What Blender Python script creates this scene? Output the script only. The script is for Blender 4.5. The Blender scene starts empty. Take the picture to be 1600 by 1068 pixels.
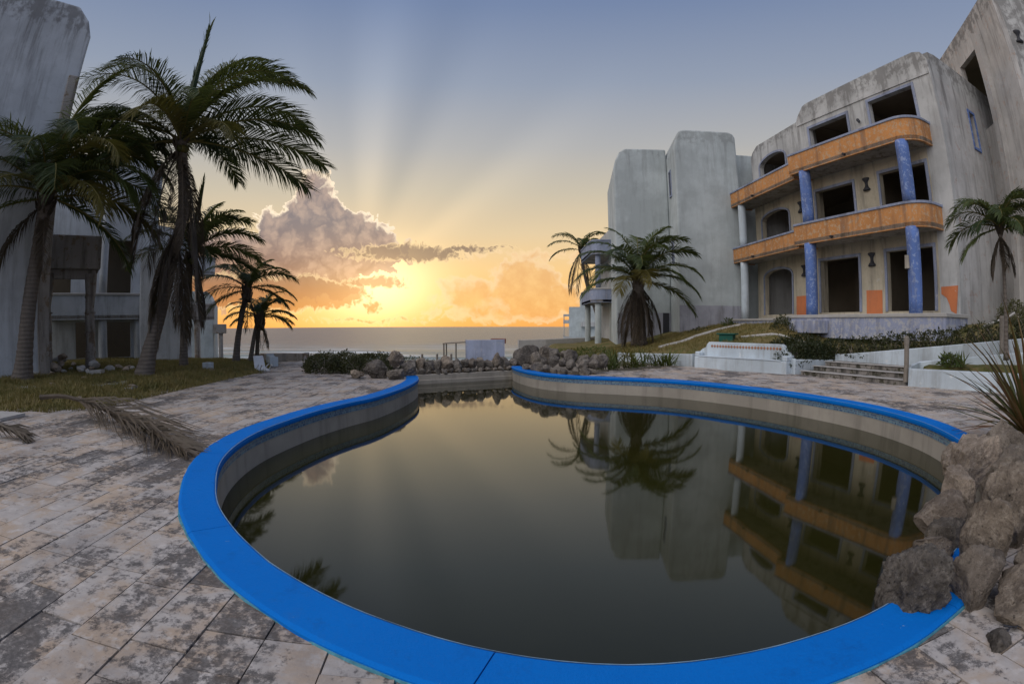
import bpy, math, random
from mathutils import Vector, noise as mn
random.seed(7)
sc = bpy.context.scene
C = sc.collection
R = math.radians

# ------------------------------------------------------------------ camera
cam_d = bpy.data.cameras.new('camera'); cam = bpy.data.objects.new('camera', cam_d); C.objects.link(cam)
sc.camera = cam
cam.location = (0, 0, 1.6)
cam.rotation_euler = (R(90 - 1.72), 0, 0)
cam_d.type = 'PANO'
cam_d.sensor_width = 36.0; cam_d.sensor_fit = 'HORIZONTAL'
sc.render.engine = 'CYCLES'
cy = cam_d.cycles if hasattr(cam_d, 'cycles') else cam_d
cy.panorama_type = 'FISHEYE_LENS_POLYNOMIAL'
cy.fisheye_fov = R(200)
cy.fisheye_polynomial_k0 = 0.0
cy.fisheye_polynomial_k1 = -1.0 / 18.0
cy.fisheye_polynomial_k2 = 0.0
cy.fisheye_polynomial_k3 = 0.0
cy.fisheye_polynomial_k4 = 0.0
cam_d.clip_start = 0.05; cam_d.clip_end = 20000

# ------------------------------------------------------------------ node helpers
class NT:
    def __init__(s, tree): s.t = tree; s.n = tree.nodes; s.l = tree.links
    def node(s, typ, **kw):
        n = s.n.new(typ)
        for k, v in kw.items(): setattr(n, k, v)
        return n
    def put(s, sock, v):
        if isinstance(v, bpy.types.NodeSocket): s.l.new(v, sock)
        elif v is not None:
            if isinstance(v, (tuple, list)) and len(v) == 3 and sock.type == 'RGBA': v = (*v, 1)
            sock.default_value = v
    def m(s, op, a, b=None, c=None, clamp=False):
        n = s.node('ShaderNodeMath', operation=op); n.use_clamp = clamp
        s.put(n.inputs[0], a)
        if b is not None: s.put(n.inputs[1], b)
        if c is not None: s.put(n.inputs[2], c)
        return n.outputs[0]
    def mix(s, f, a, b, blend='MIX'):
        n = s.node('ShaderNodeMix', data_type='RGBA', blend_type=blend)
        s.put(n.inputs[0], f); s.put(n.inputs[6], a); s.put(n.inputs[7], b)
        return n.outputs[2]
    def ramp(s, f, stops, interp='LINEAR'):
        n = s.node('ShaderNodeValToRGB'); e = n.color_ramp.elements; n.color_ramp.interpolation = interp
        while len(e) < len(stops): e.new(0.5)
        for x, (p, c) in zip(e, stops):
            x.position = p
            x.color = (c, c, c, 1) if isinstance(c, (int, float)) else (*c, 1)
        s.put(n.inputs[0], f); return n.outputs[0]
    def noise(s, vec, scale, detail=4, rough=.55, dist=0.0, dim='3D'):
        n = s.node('ShaderNodeTexNoise', noise_dimensions=dim)
        if vec is not None: s.put(n.inputs['W' if dim == '1D' else 'Vector'], vec)
        n.inputs['Scale'].default_value = scale; n.inputs['Detail'].default_value = detail
        n.inputs['Roughness'].default_value = rough; n.inputs['Distortion'].default_value = dist
        return n.outputs[0]
    def vmul(s, vec, v):
        n = s.node('ShaderNodeVectorMath', operation='MULTIPLY'); s.put(n.inputs[0], vec); n.inputs[1].default_value = v
        return n.outputs[0]
    def step(s, v, lo, hi):
        n = s.node('ShaderNodeMapRange', interpolation_type='SMOOTHSTEP')
        s.put(n.inputs[0], v); s.put(n.inputs[1], lo); s.put(n.inputs[2], hi); n.inputs[3].default_value = 0; n.inputs[4].default_value = 1
        return n.outputs[0]
    def combine(s, x, y, z):
        n = s.node('ShaderNodeCombineXYZ')
        for i, v in enumerate((x, y, z)): s.put(n.inputs[i], v)
        return n.outputs[0]
def lin(r, g, b):
    return tuple(((c / 255) / 12.92 if c / 255 <= .04045 else ((c / 255 + .055) / 1.055) ** 2.4) for c in (r, g, b))

# ------------------------------------------------------------------ world, sun, fill lamp, exposure
SUN_AZ, SUN_EL = -17.0, 5.0          # degrees from +Y (towards the sea), the cloud hides the disc
EXPO = 0.85
SKY_NISHITA, SKY_GRAD = 0.005, 0.55
world = bpy.data.worlds.new('World'); sc.world = world; world.use_nodes = True
W = NT(world.node_tree); W.n.clear()
out = W.node('ShaderNodeOutputWorld'); bg = W.node('ShaderNodeBackground'); W.l.new(bg.outputs[0], out.inputs[0])
tc = W.node('ShaderNodeTexCoord'); sep = W.node('ShaderNodeSeparateXYZ'); W.l.new(tc.outputs['Generated'], sep.inputs[0])
dx, dy, dz = sep.outputs
az = W.m('ARCTAN2', dx, dy); el = W.m('ARCSINE', dz)
X = W.m('MULTIPLY', az, 800.0); Y = W.m('MULTIPLY', el, 800.0)      # angular units: 800 per radian
sky = W.node('ShaderNodeTexSky', sky_type='NISHITA')
sky.sun_disc = False; sky.sun_elevation = R(SUN_EL); sky.sun_rotation = R(SUN_AZ); sky.altitude = 0
sky.air_density = 1.0; sky.dust_density = 0.6; sky.ozone_density = 2.0
# dawn gradient by elevation
Yc = W.m('DIVIDE', Y, 1260.0, clamp=True)
grad = W.ramp(Yc, [(0.0, lin(240, 164, 86)), (0.03, lin(250, 192, 112)), (0.07, lin(246, 202, 136)), (0.115, lin(228, 202, 160)),
                   (0.165, lin(202, 190, 168)), (0.22, lin(176, 175, 174)), (0.30, lin(146, 156, 174)), (0.40, lin(116, 133, 166)), (0.62, lin(92, 112, 156)), (1.0, lin(82, 104, 150))])
# away from the sun's side the warm band cools off
cosd = W.m('COSINE', W.m('SUBTRACT', az, R(SUN_AZ)))
warm = W.step(cosd, -0.3, 0.75)
cool = W.ramp(Yc, [(0.0, lin(178, 176, 190)), (0.12, lin(160, 168, 190)), (0.4, lin(116, 134, 166)), (1.0, lin(82, 102, 146))])
base = W.mix(warm, cool, grad)
# sun rays fanning out of the gap behind the cloud
XS, YS = -232.0, 62.0
rx = W.m('SUBTRACT', X, XS); ry = W.m('SUBTRACT', Y, YS)
ang = W.m('ARCTAN2', rx, ry)
dist = W.m('SQRT', W.m('ADD', W.m('MULTIPLY', rx, rx), W.m('MULTIPLY', ry, ry)))
rn = W.noise(W.m('ADD', ang, 3.3), 2.3, .6, .5, dim='1D')
rayf = W.m('MULTIPLY', W.step(dist, 60, 190), W.m('SUBTRACT', 1.0, W.step(dist, 260, 620)))
rayf = W.m('MULTIPLY', rayf, W.step(W.m('COSINE', W.m('SUBTRACT', ang, .25)), .35, .95))
rays = W.m('MULTIPLY', W.m('SUBTRACT', rn, .46), W.m('MULTIPLY', rayf, .95))
base = W.mix(1.0, base, W.combine(*[W.m('ADD', 1.0, W.m('MULTIPLY', rays, k)) for k in (1.0, .86, .66)]), 'MULTIPLY')
# cloud field
pos = W.combine(X, Y, 0.0)
n1 = W.node('ShaderNodeTexNoise'); W.l.new(pos, n1.inputs['Vector']); n1.inputs['Scale'].default_value = .021; n1.inputs['Detail'].default_value = 7; n1.inputs['Roughness'].default_value = .58
sepn = W.node('ShaderNodeSeparateColor'); W.l.new(n1.outputs['Color'], sepn.inputs[0])
ox = W.m('MULTIPLY', W.m('SUBTRACT', sepn.outputs[0], .5), 62.0); oy = W.m('MULTIPLY', W.m('SUBTRACT', sepn.outputs[1], .5), 62.0)
Xd = W.m('ADD', X, ox); Yd = W.m('ADD', Y, oy)
def blob(cx, cyy, a, b, x=Xd, y=Yd):
    u = W.m('DIVIDE', W.m('SUBTRACT', x, cx), a); v = W.m('DIVIDE', W.m('SUBTRACT', y, cyy), b)
    d = W.m('SQRT', W.m('ADD', W.m('MULTIPLY', u, u), W.m('MULTIPLY', v, v)))
    return W.m('MULTIPLY', W.m('SUBTRACT', 1.0, d), min(a, b))       # roughly a distance inside the edge
def union(bs):
    r = bs[0]
    for b in bs[1:]: r = W.m('MAXIMUM', r, b)
    return r
cum = union([blob(-317, 195, 36, 40), blob(-290, 158, 50, 46), blob(-340, 150, 52, 48), blob(-378, 140, 40, 38), blob(-255, 142, 50, 42),
             blob(-218, 140, 34, 36), blob(-330, 95, 110, 58), blob(-260, 112, 95, 34), blob(-450, 90, 110, 60), blob(-620, 70, 160, 40)])
def vor(scale):
    v = W.node('ShaderNodeTexVoronoi', voronoi_dimensions='2D', feature='SMOOTH_F1'); W.l.new(W.combine(Xd, Yd, 0.0), v.inputs['Vector']); v.inputs['Scale'].default_value = scale; v.inputs['Smoothness'].default_value = .25
    return W.m('SUBTRACT', .42, v.outputs['Distance'])
bl1 = vor(.040); bl2 = vor(.105); bl3 = vor(.26)
puff = W.m('ADD', W.m('MULTIPLY', bl1, 20.0), W.m('ADD', W.m('MULTIPLY', bl2, 9.0), W.m('MULTIPLY', bl3, 2.0)))
cum = W.m('ADD', cum, puff)
Xs = W.m('ADD', X, W.m('MULTIPLY', ox, 1.6)); Ys = W.m('ADD', Y, W.m('MULTIPLY', oy, .45))
strat0 = union([blob(-165, 116, 110, 15, Xs, Ys), blob(-70, 122, 75, 8, Xs, Ys), blob(-330, 50, 118, 27, Xs, Ys), blob(-225, 69, 75, 10, Xs, Ys), blob(-460, 55, 160, 26, Xs, Ys),
               blob(-215, 11, 90, 4, Xs, Ys), blob(-214, 32, 16, 10, Xs, Ys)])
strat = W.m('ADD', strat0, W.m('ADD', W.m('MULTIPLY', bl2, 8.0), W.m('MULTIPLY', bl3, 4.0)))
soft = union([blob(20, 62, 62, 48), blob(70, 40, 52, 34), blob(-60, 48, 70, 26, Xs, Ys), blob(20, 25, 150, 18, Xs, Ys), blob(30, 112, 80, 8, Xs, Ys), blob(240, 60, 120, 26, Xs, Ys)])
# glow round the hidden sun
gd = W.m('SQRT', W.m('ADD', W.m('POWER', W.m('MULTIPLY', W.m('ADD', X, 215.0), .62), 2.0), W.m('POWER', W.m('SUBTRACT', Y, 66.0), 2.0)))
glow = W.m('POWER', 2.718, W.m('MULTIPLY', W.m('MULTIPLY', gd, gd), -1.0 / (56.0 * 56.0)))
base = W.mix(W.m('MULTIPLY', glow, .9), base, (1.5, 1.08, .56))
# soft right-hand cumulus: pale rim, slightly darker body
soft = W.m('ADD', soft, W.m('MULTIPLY', puff, .7))
sm = W.step(soft, -2, 6); srim = W.m('MULTIPLY', W.step(soft, -3, 3), W.m('SUBTRACT', 1.0, W.step(soft, 3, 16)))
fine = W.noise(pos, .045, 6, .6)
sbody = W.mix(W.step(fine, .35, .7), lin(226, 160, 96), lin(246, 190, 122))
base = W.mix(W.m('MULTIPLY', sm, .55), base, sbody)
base = W.mix(W.m('MULTIPLY', srim, .42), base, (1.0, .78, .5))
# main cumulus body
low = W.step(Y, 15, 175)
cbody = W.mix(low, lin(190, 120, 66), lin(148, 136, 136))
billow = W.step(W.m('ADD', W.m('MULTIPLY', W.noise(W.combine(Xd, Yd, 0.0), .02, 4, .6), 22.0), puff), 2.0, 22.0)
cbody = W.mix(billow, W.mix(1.0, cbody, (.74, .74, .78), 'MULTIPLY'), W.mix(.38, cbody, lin(226, 190, 160)))
cm = W.step(cum, -.6, 1.4)
inner = W.step(cum, .5, 11.0)
topside = W.step(Y, 105, 165)
rimc = W.mix(W.m('MULTIPLY', W.m('SUBTRACT', 1.0, inner), W.m('ADD', .12, W.m('MULTIPLY', topside, .86))), cbody, (1.08, .88, .64))
fade = W.m('MULTIPLY', cm, W.m('SUBTRACT', 1.0, W.m('MULTIPLY', W.step(cosd, .9, .75), .5)))
base = W.mix(fade, base, rimc)
gs = W.step(strat, -1.5, 4)
scol = W.mix(W.step(Y, 20, 115), lin(186, 112, 54), lin(130, 106, 92))
scol = W.mix(W.m('SUBTRACT', 1.0, W.step(strat, 0, 7)), scol, (1.0, .72, .38))
base = W.mix(W.m('MULTIPLY', gs, .88), base, scol)
g2 = W.m('POWER', 2.718, W.m('MULTIPLY', W.m('MULTIPLY', gd, gd), -1.0 / (48.0 * 48.0)))
base = W.mix(1.0, base, W.combine(W.m('MULTIPLY', g2, .34), W.m('MULTIPLY', g2, .22), W.m('MULTIPLY', g2, .09)), 'ADD')
# below the horizon: plain dim sea tone
base = W.mix(W.step(el, -0.02, 0.0), lin(120, 110, 100), base)
skyN = W.mix(1.0, sky.outputs[0], (SKY_NISHITA,) * 3, 'MULTIPLY')
tot = W.mix(1.0, W.mix(1.0, base, (SKY_GRAD,) * 3, 'MULTIPLY'), skyN, 'ADD')
W.l.new(tot, bg.inputs[0]); bg.inputs[1].default_value = 1.0

fill_lamp_d = bpy.data.lights.new('sun', 'SUN'); sun = bpy.data.objects.new('sun', fill_lamp_d); C.objects.link(sun)
fill_lamp_d.energy = 1.15; fill_lamp_d.angle = R(90); fill_lamp_d.color = (1.0, .91, .82)
sa, se = R(-128), R(48)          # added broad fill from behind-left, opposite the dawn glow; casts no readable shadow
sdir = Vector((math.sin(sa) * math.cos(se), math.cos(sa) * math.cos(se), math.sin(se)))
sun.rotation_euler = sdir.to_track_quat('Z', 'Y').to_euler()
sc.cycles.max_bounces = 6; sc.cycles.diffuse_bounces = 3; sc.cycles.glossy_bounces = 3; sc.cycles.transmission_bounces = 2; sc.cycles.caustics_reflective = False; sc.cycles.caustics_refractive = False
vs = sc.view_settings; vs.view_transform = 'Standard'; vs.look = 'None'; vs.exposure = EXPO; vs.gamma = 1.0; vs.use_curve_mapping = False

# ------------------------------------------------------------------ materials
MATS = {}
def mat(name, fn, **kw):
    if name in MATS: return MATS[name]
    m = bpy.data.materials.new(name); m.use_nodes = True
    T = NT(m.node_tree); b = T.n['Principled BSDF']
    fn(T, b, **kw); MATS[name] = m; return m
def bump(T, b, h, strength=.3, dist=.02):
    n = T.node('ShaderNodeBump'); n.inputs['Strength'].default_value = strength; n.inputs['Distance'].default_value = dist
    T.put(n.inputs['Height'], h); T.l.new(n.outputs[0], b.inputs['Normal'])
def wpos(T): return T.node('ShaderNodeNewGeometry').outputs['Position']
def stucco(T, b, col, grime=(.10, .095, .09), amt=.6, patch=None, patch_amt=.0, relief=.35, top=None, ps=2.4):
    p = wpos(T)
    big = T.noise(p, .55, 5, .6); mid = T.noise(p, 3.2, 6, .65); fine = T.noise(p, 26, 4, .6)
    c = T.mix(T.step(big, .36, .66), tuple(x * .82 for x in col), tuple(min(1, x * 1.06) for x in col))
    if patch:
        pm = T.step(T.noise(p, ps, 9, .74), .62 - patch_amt, .67 - patch_amt)
        c = T.mix(pm, c, patch)
    streak = T.noise(T.vmul(p, (1.5, 1.5, .16)), 1.6, 6, .68)
    sm = T.step(streak, .47, .66)
    if top is not None:                                   # run-off stains start under the parapets
        z = T.node('ShaderNodeSeparateXYZ'); T.l.new(p, z.inputs[0])
        zz = T.m('ADD', z.outputs[2], T.m('MULTIPLY', T.m('SUBTRACT', mid, .5), 1.6))
        run = T.step(zz, top - 4.5, top)
        cap = T.step(zz, top - 1.0, top - .35)
        sm = T.m('ADD', T.m('MULTIPLY', sm, T.m('ADD', .5, T.m('MULTIPLY', run, .6))), T.m('MULTIPLY', cap, T.step(mid, .38, .6)), clamp=True)
    c = T.mix(T.m('MULTIPLY', sm, amt), c, grime)
    c = T.mix(T.m('MULTIPLY', T.step(mid, .56, .72), .28 * amt), c, grime)
    T.put(b.inputs['Base Color'], c); b.inputs['Roughness'].default_value = .92
    bump(T, b, T.m('ADD', T.m('MULTIPLY', mid, .7), T.m('MULTIPLY', fine, .5)), relief, .04)
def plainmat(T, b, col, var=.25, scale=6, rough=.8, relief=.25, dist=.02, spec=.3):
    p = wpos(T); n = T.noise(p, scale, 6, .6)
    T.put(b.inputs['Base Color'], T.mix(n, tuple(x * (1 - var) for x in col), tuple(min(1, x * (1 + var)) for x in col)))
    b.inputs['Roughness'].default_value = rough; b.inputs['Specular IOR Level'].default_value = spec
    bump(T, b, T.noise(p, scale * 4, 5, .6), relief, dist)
def leafmat(T, b, c0, c1, trans=.35):
    p = wpos(T); oi = T.node('ShaderNodeObjectInfo').outputs['Random']
    n = T.m('ADD', T.m('MULTIPLY', T.noise(p, 2.2, 4, .6), .7), T.m('MULTIPLY', oi, .45))
    col = T.mix(T.step(n, .3, .9), c0, c1)
    T.put(b.inputs['Base Color'], col); b.inputs['Roughness'].default_value = .5; b.inputs['Specular IOR Level'].default_value = .35
    tr = T.node('ShaderNodeBsdfTranslucent'); T.put(tr.inputs[0], T.mix(.5, col, (.16, .17, .03)))
    mx = T.node('ShaderNodeMixShader'); mx.inputs[0].default_value = trans
    T.l.new(b.outputs[0], mx.inputs[1]); T.l.new(tr.outputs[0], mx.inputs[2]); T.l.new(mx.outputs[0], T.n['Material Output'].inputs[0])
def tilemat(T, b):
    p = wpos(T); oi = T.node('ShaderNodeObjectInfo').outputs['Random']
    at = T.node('ShaderNodeAttribute'); at.attribute_name = 'rnd'
    r = T.m('FRACT', T.m('ADD', oi, at.outputs['Fac']))
    off = T.node('ShaderNodeVectorMath', operation='ADD'); T.l.new(p, off.inputs[0]); T.put(off.inputs[1], T.combine(T.m('MULTIPLY', r, 37.0), T.m('MULTIPLY', r, 91.0), 0.0)); q = off.outputs[0]
    col = T.mix(T.step(T.noise(q, 2.0, 6, .62, .5), .42, .62), (.44, .41, .385), (.43, .34, .26))
    col = T.mix(T.m('MULTIPLY', T.step(r, .76, .95), .7), col, (.50, .39, .29))
    col = T.mix(T.step(T.noise(q, 7, 5, .6), .5, .68), col, (.52, .485, .455))
    # black lichen: patches that run across slabs, a little stronger on some of them
    r2 = T.m('FRACT', T.m('MULTIPLY', r, 7.31))
    big = T.noise(T.vmul(p, (1.0, .6, 1.0)), .55, 4, .6)
    thr = T.m('SUBTRACT', .572, T.m('MULTIPLY', T.step(r2, .45, 1.0), .05))
    thr = T.m('SUBTRACT', thr, T.m('MULTIPLY', T.step(big, .36, .66), .085))
    ln = T.m('ADD', T.m('MULTIPLY', T.noise(T.vmul(p, (1.0, .6, 1.0)), 1.9, 9, .74), .5), T.m('MULTIPLY', T.noise(p, 11, 9, .78), .5))
    lm = T.step(ln, T.m('SUBTRACT', thr, .03), T.m('ADD', thr, .045))
    speck = T.step(T.noise(p, 40, 6, .75), .585, .68)
    lm = T.m('MAXIMUM', lm, T.m('MULTIPLY', speck, T.m('ADD', .3, T.m('MULTIPLY', lm, .6))))
    wash = T.step(T.noise(p, 1.3, 7, .68), .45, .66)
    col = T.mix(T.m('MULTIPLY', wash, .5), col, (.20, .19, .19))
    col = T.mix(T.m('MULTIPLY', lm, .82), col, T.mix(T.step(T.noise(p, 24, 6, .75), .42, .66), (.032, .031, .034), (.12, .113, .11)))
    T.put(b.inputs['Base Color'], col); b.inputs['Roughness'].default_value = .8; b.inputs['Specular IOR Level'].default_value = .3
    bump(T, b, T.m('SUBTRACT', T.noise(p, 30, 6, .7), T.m('MULTIPLY', lm, .3)), .35, .012)
def copingmat(T, b):
    p = wpos(T)
    c = T.mix(T.noise(p, 1.6, 5, .6), (.0, .14, .54), (.0, .185, .66))
    c = T.mix(T.m('MULTIPLY', T.step(T.noise(p, 22, 6, .7), .60, .72), .35), c, (.0, .12, .42))
    c = T.mix(T.step(T.noise(p, 12, 9, .8), .665, .70), c, (.30, .42, .46))
    c = T.mix(T.m('MULTIPLY', T.step(T.noise(p, 3.2, 9, .78), .52, .70), .38), c, (.004, .085, .33))
    c = T.mix(T.m('MULTIPLY', T.step(T.noise(p, 1.1, 8, .75), .56, .72), .35), c, (.05, .16, .36))
    T.put(b.inputs['Base Color'], c); b.inputs['Roughness'].default_value = .75; b.inputs['Specular IOR Level'].default_value = .12
    bump(T, b, T.m('ADD', T.noise(p, 18, 7, .7), T.noise(p, 70, 4, .7)), .5, .012)
def mosaicmat(T, b):
    uv = T.node('ShaderNodeTexCoord').outputs['UV']
    br = T.node('ShaderNodeTexBrick'); br.offset = 0.0; T.l.new(uv, br.inputs['Vector'])
    for k, v in (('Color1', (.015, .09, .22, 1)), ('Color2', (.16, .32, .42, 1)), ('Mortar', (.30, .32, .31, 1))): br.inputs[k].default_value = v
    br.inputs['Scale'].default_value = 1.0; br.inputs['Mortar Size'].default_value = .004; br.inputs['Brick Width'].default_value = .045; br.inputs['Row Height'].default_value = .045; br.inputs['Bias'].default_value = -.15
    p = wpos(T)
    c = T.mix(T.step(T.noise(p, 14, 6, .7), .60, .68), br.outputs[0], (.30, .29, .26))
    T.put(b.inputs['Base Color'], c); b.inputs['Roughness'].default_value = .35
    bump(T, b, br.outputs[1], -.4, .005)
def rockmat(T, b, c0, c1, c2):
    p = wpos(T)
    n = T.noise(p, 2.3, 8, .68); f = T.noise(p, 13, 8, .74)
    c = T.mix(T.step(n, .35, .66), c0, c1)
    c = T.mix(T.m('MULTIPLY', T.step(f, .48, .68), .6), c, c2)
    oi = T.node('ShaderNodeObjectInfo').outputs['Random']
    c = T.mix(1.0, c, T.ramp(oi, [(0.0, (.82, .79, .76)), (.5, (1.05, 1.02, .98)), (1.0, (1.28, 1.2, 1.1))]), 'MULTIPLY')
    c = T.mix(T.m('MULTIPLY', T.step(T.noise(p, 30, 7, .78), .54, .64), .5), c, tuple(x * .45 for x in c0))
    v = T.node('ShaderNodeTexVoronoi', feature='F1'); T.l.new(p, v.inputs['Vector']); v.inputs['Scale'].default_value = 26
    pit = T.step(v.outputs[0], .05, .32)
    holes = T.step(T.noise(p, 5, 4, .6), .5, .62)
    c = T.mix(T.m('MULTIPLY', T.m('SUBTRACT', 1.0, pit), T.m('MULTIPLY', holes, .75)), c, (.03, .028, .025))
    T.put(b.inputs['Base Color'], c); b.inputs['Roughness'].default_value = .95; b.inputs['Specular IOR Level'].default_value = .15
    mu = T.noise(p, 6, 9, .8)
    bump(T, b, T.m('ADD', T.m('ADD', T.m('MULTIPLY', f, .9), T.m('MULTIPLY', mu, 1.3)), T.m('MULTIPLY', pit, .2)), 1.0, .09)
def watermat(T, b):
    p = wpos(T)
    T.put(b.inputs['Base Color'], T.mix(T.noise(p, .6, 4, .6), (.016, .0165, .0035), (.026, .025, .006)))
    b.inputs['Roughness'].default_value = .04; b.inputs['IOR'].default_value = 1.5; b.inputs['Specular IOR Level'].default_value = .5
    bump(T, b, T.noise(p, 1.7, 2, .5), .025, .02)
def seamat(T, b):
    p = wpos(T); z = T.node('ShaderNodeSeparateXYZ'); T.l.new(p, z.inputs[0])
    q = T.vmul(p, (.035, .30, 1.0))
    foam = T.m('MULTIPLY', T.step(T.noise(q, 1.0, 7, .68), .51, .60), T.m('SUBTRACT', 1.0, T.step(z.outputs[1], 90, 150)))
    crest = T.m('MULTIPLY', T.step(z.outputs[2], -2.75, -2.5), T.step(T.noise(p, .25, 6, .7), .42, .55))
    c = T.mix(T.step(z.outputs[1], 60, 160), (.13, .19, .20), (.09, .125, .145))
    foam = T.m('MAXIMUM', foam, crest)
    T.put(b.inputs['Base Color'], T.mix(foam, c, (.72, .74, .74)))
    T.put(b.inputs['Roughness'], T.m('ADD', .28, T.m('MULTIPLY', foam, .5))); b.inputs['IOR'].default_value = 1.33; b.inputs['Specular IOR Level'].default_value = .5
    w = T.m('ADD', T.noise(T.vmul(p, (.05, .35, 1)), 1.0, 6, .65), T.m('MULTIPLY', T.noise(T.vmul(p, (.012, .05, 1)), 1.0, 4, .6), 2.0))
    bump(T, b, w, 1.0, .6)
def groundmat(T, b):
    p = wpos(T); z = T.node('ShaderNodeSeparateXYZ'); T.l.new(p, z.inputs[0])
    n = T.noise(p, .8, 6, .65); f = T.noise(p, 9, 6, .7)
    c = T.mix(T.step(n, .38, .62), (.09, .095, .03), (.19, .15, .07))
    c = T.mix(T.step(f, .5, .7), c, (.16, .13, .075))
    sandy = T.m('ADD', T.step(z.outputs[2], -1.2, -1.9), T.step(z.outputs[2], .02, -.02), clamp=True)
    c = T.mix(sandy, c, T.mix(f, (.22, .19, .155), (.34, .30, .25)))
    T.put(b.inputs['Base Color'], c); b.inputs['Roughness'].default_value = 1.0; b.inputs['Specular IOR Level'].default_value = .1
    bump(T, b, f, .6, .05)
def trunkmat(T, b, c0=(.085, .070, .058), c1=(.20, .175, .15)):
    p = wpos(T); n = T.noise(T.vmul(p, (3, 3, .7)), 3, 6, .7)
    w = T.node('ShaderNodeTexWave', bands_direction='Z'); T.l.new(p, w.inputs['Vector']); w.inputs['Scale'].default_value = 2.6; w.inputs['Distortion'].default_value = 2.0; w.inputs['Detail'].default_value = 3
    c = T.mix(n, c0, c1); c = T.mix(T.m('MULTIPLY', T.step(w.outputs[1], .6, 1.0), .3), c, tuple(x * .4 for x in c0))
    T.put(b.inputs['Base Color'], c); b.inputs['Roughness'].default_value = .95
    bump(T, b, T.m('ADD', T.m('MULTIPLY', w.outputs[1], .4), n), .7, .04)

WHITE = (.48, .49, .485)
m_white = mat('stucco_white', stucco, col=WHITE, amt=.6, top=13.2)
m_tower = mat('stucco_tower', stucco, col=(.46, .51, .515), amt=.32, top=13.9)
m_left = mat('stucco_left', stucco, col=(.47, .51, .55), amt=.6, top=13.0)
m_side = mat('stucco_side', stucco, col=(.50, .50, .495), amt=.72, top=13.2, patch=(.42, .35, .32), patch_amt=.05)
m_side3 = mat('stucco_side_tower', stucco, col=(.50, .485, .465), amt=.65, top=16.6, patch=(.44, .36, .31), patch_amt=.05)
m_step = mat('dirty_steps', stucco, col=(.30, .275, .25), grime=(.05, .048, .04), amt=.9, patch=(.07, .065, .04), patch_amt=.10, relief=.8, ps=3.0)
m_cream = mat('stucco_cream', stucco, col=(.52, .47, .36), amt=.45, patch=(.55, .53, .48), patch_amt=.02)
m_orange = mat('stucco_orange', stucco, col=(.56, .255, .085), grime=(.20, .12, .08), amt=.65, patch=(.50, .335, .20), patch_amt=.10, relief=.5, ps=6.0)
m_orange2 = mat('paint_orange', stucco, col=(.60, .20, .08), grime=(.3, .15, .1), amt=.3, patch=(.5, .4, .36), patch_amt=-.02)
m_blue = mat('paint_blue_peeling', stucco, col=(.115, .20, .48), grime=(.10, .11, .18), amt=.5, patch=(.25, .33, .54), patch_amt=.09, relief=.5, ps=6.0)
m_plinth = mat('paint_plinth', stucco, col=(.34, .38, .52), grime=(.12, .12, .16), amt=.5, patch=(.46, .47, .50), patch_amt=.12, relief=.5, ps=5.0)
m_lilac = mat('paint_lilac', stucco, col=(.27, .31, .42), grime=(.1, .1, .12), amt=.5, patch=(.40, .40, .44), patch_amt=.05, relief=.4, ps=6.0)
m_raw = mat('raw_concrete', stucco, col=(.33, .31, .285), grime=(.09, .075, .06), amt=.7, patch=(.22, .17, .12), patch_amt=.08, relief=.9)
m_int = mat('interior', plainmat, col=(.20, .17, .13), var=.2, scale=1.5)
m_slabu = mat('soffit', stucco, col=(.36, .33, .29), grime=(.10, .085, .06), amt=.7, patch=(.22, .19, .15), patch_amt=.06)
m_wallpaint = mat('white_blue_paint', stucco, col=(.56, .64, .70), grime=(.2, .19, .17), amt=.35, patch=(.66, .70, .72), patch_amt=.02, relief=.25)
m_poolwall = mat('pool_plaster', stucco, col=(.40, .365, .31), grime=(.15, .14, .12), amt=.35, relief=.15)
m_coping = mat('coping_paint', copingmat)
m_mosaic = mat('mosaic', mosaicmat)
m_tile = mat('travertine', tilemat)
m_water = mat('murky_water', watermat)
m_sea = mat('sea_water', seamat)
m_ground = mat('turf_soil', groundmat)
m_rockd = mat('coral_rock_dark', rockmat, c0=(.12, .11, .10), c1=(.33, .305, .275), c2=(.48, .45, .41))
m_rock = mat('coral_rock', rockmat, c0=(.19, .165, .14), c1=(.45, .395, .335), c2=(.62, .56, .49))
m_rockp = mat('coral_rock_pale', rockmat, c0=(.30, .255, .215), c1=(.58, .50, .425), c2=(.70, .63, .55))
m_trunk = mat('palm_trunk', trunkmat)
m_frond = mat('palm_leaf', leafmat, c0=(.030, .055, .020), c1=(.095, .125, .035))
m_frondy = mat('palm_leaf_yellow', leafmat, c0=(.06, .07, .018), c1=(.17, .14, .035))
m_dead = mat('dead_leaf', leafmat, c0=(.040, .030, .021), c1=(.11, .086, .062), trans=.12)
m_rachis = mat('rachis', plainmat, col=(.15, .13, .04), var=.3, scale=4)
m_hedge = mat('hedge_leaf', leafmat, c0=(.022, .032, .012), c1=(.085, .085, .032), trans=.2)
m_lily = mat('lily_leaf', leafmat, c0=(.035, .065, .018), c1=(.11, .14, .03))
m_grass = mat('grass_blade', leafmat, c0=(.10, .12, .032), c1=(.30, .23, .09), trans=.3)
m_agave = mat('sword_leaf', leafmat, c0=(.07, .085, .022), c1=(.20, .09, .045), trans=.2)
m_wood = mat('old_wood', plainmat, col=(.22, .195, .165), var=.4, scale=8, relief=.6)
m_pale = mat('pale_concrete', plainmat, col=(.42, .41, .39), var=.25, scale=4, relief=.4)
m_slate = mat('grey_board', plainmat, col=(.26, .28, .27), var=.35, scale=5, relief=.4)
m_green = mat('green_plastic', plainmat, col=(.015, .10, .075), var=.3, scale=6, rough=.5)
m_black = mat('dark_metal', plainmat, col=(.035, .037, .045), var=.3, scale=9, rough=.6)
m_terra = mat('terracotta', plainmat, col=(.36, .18, .11), var=.35, scale=9)
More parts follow.
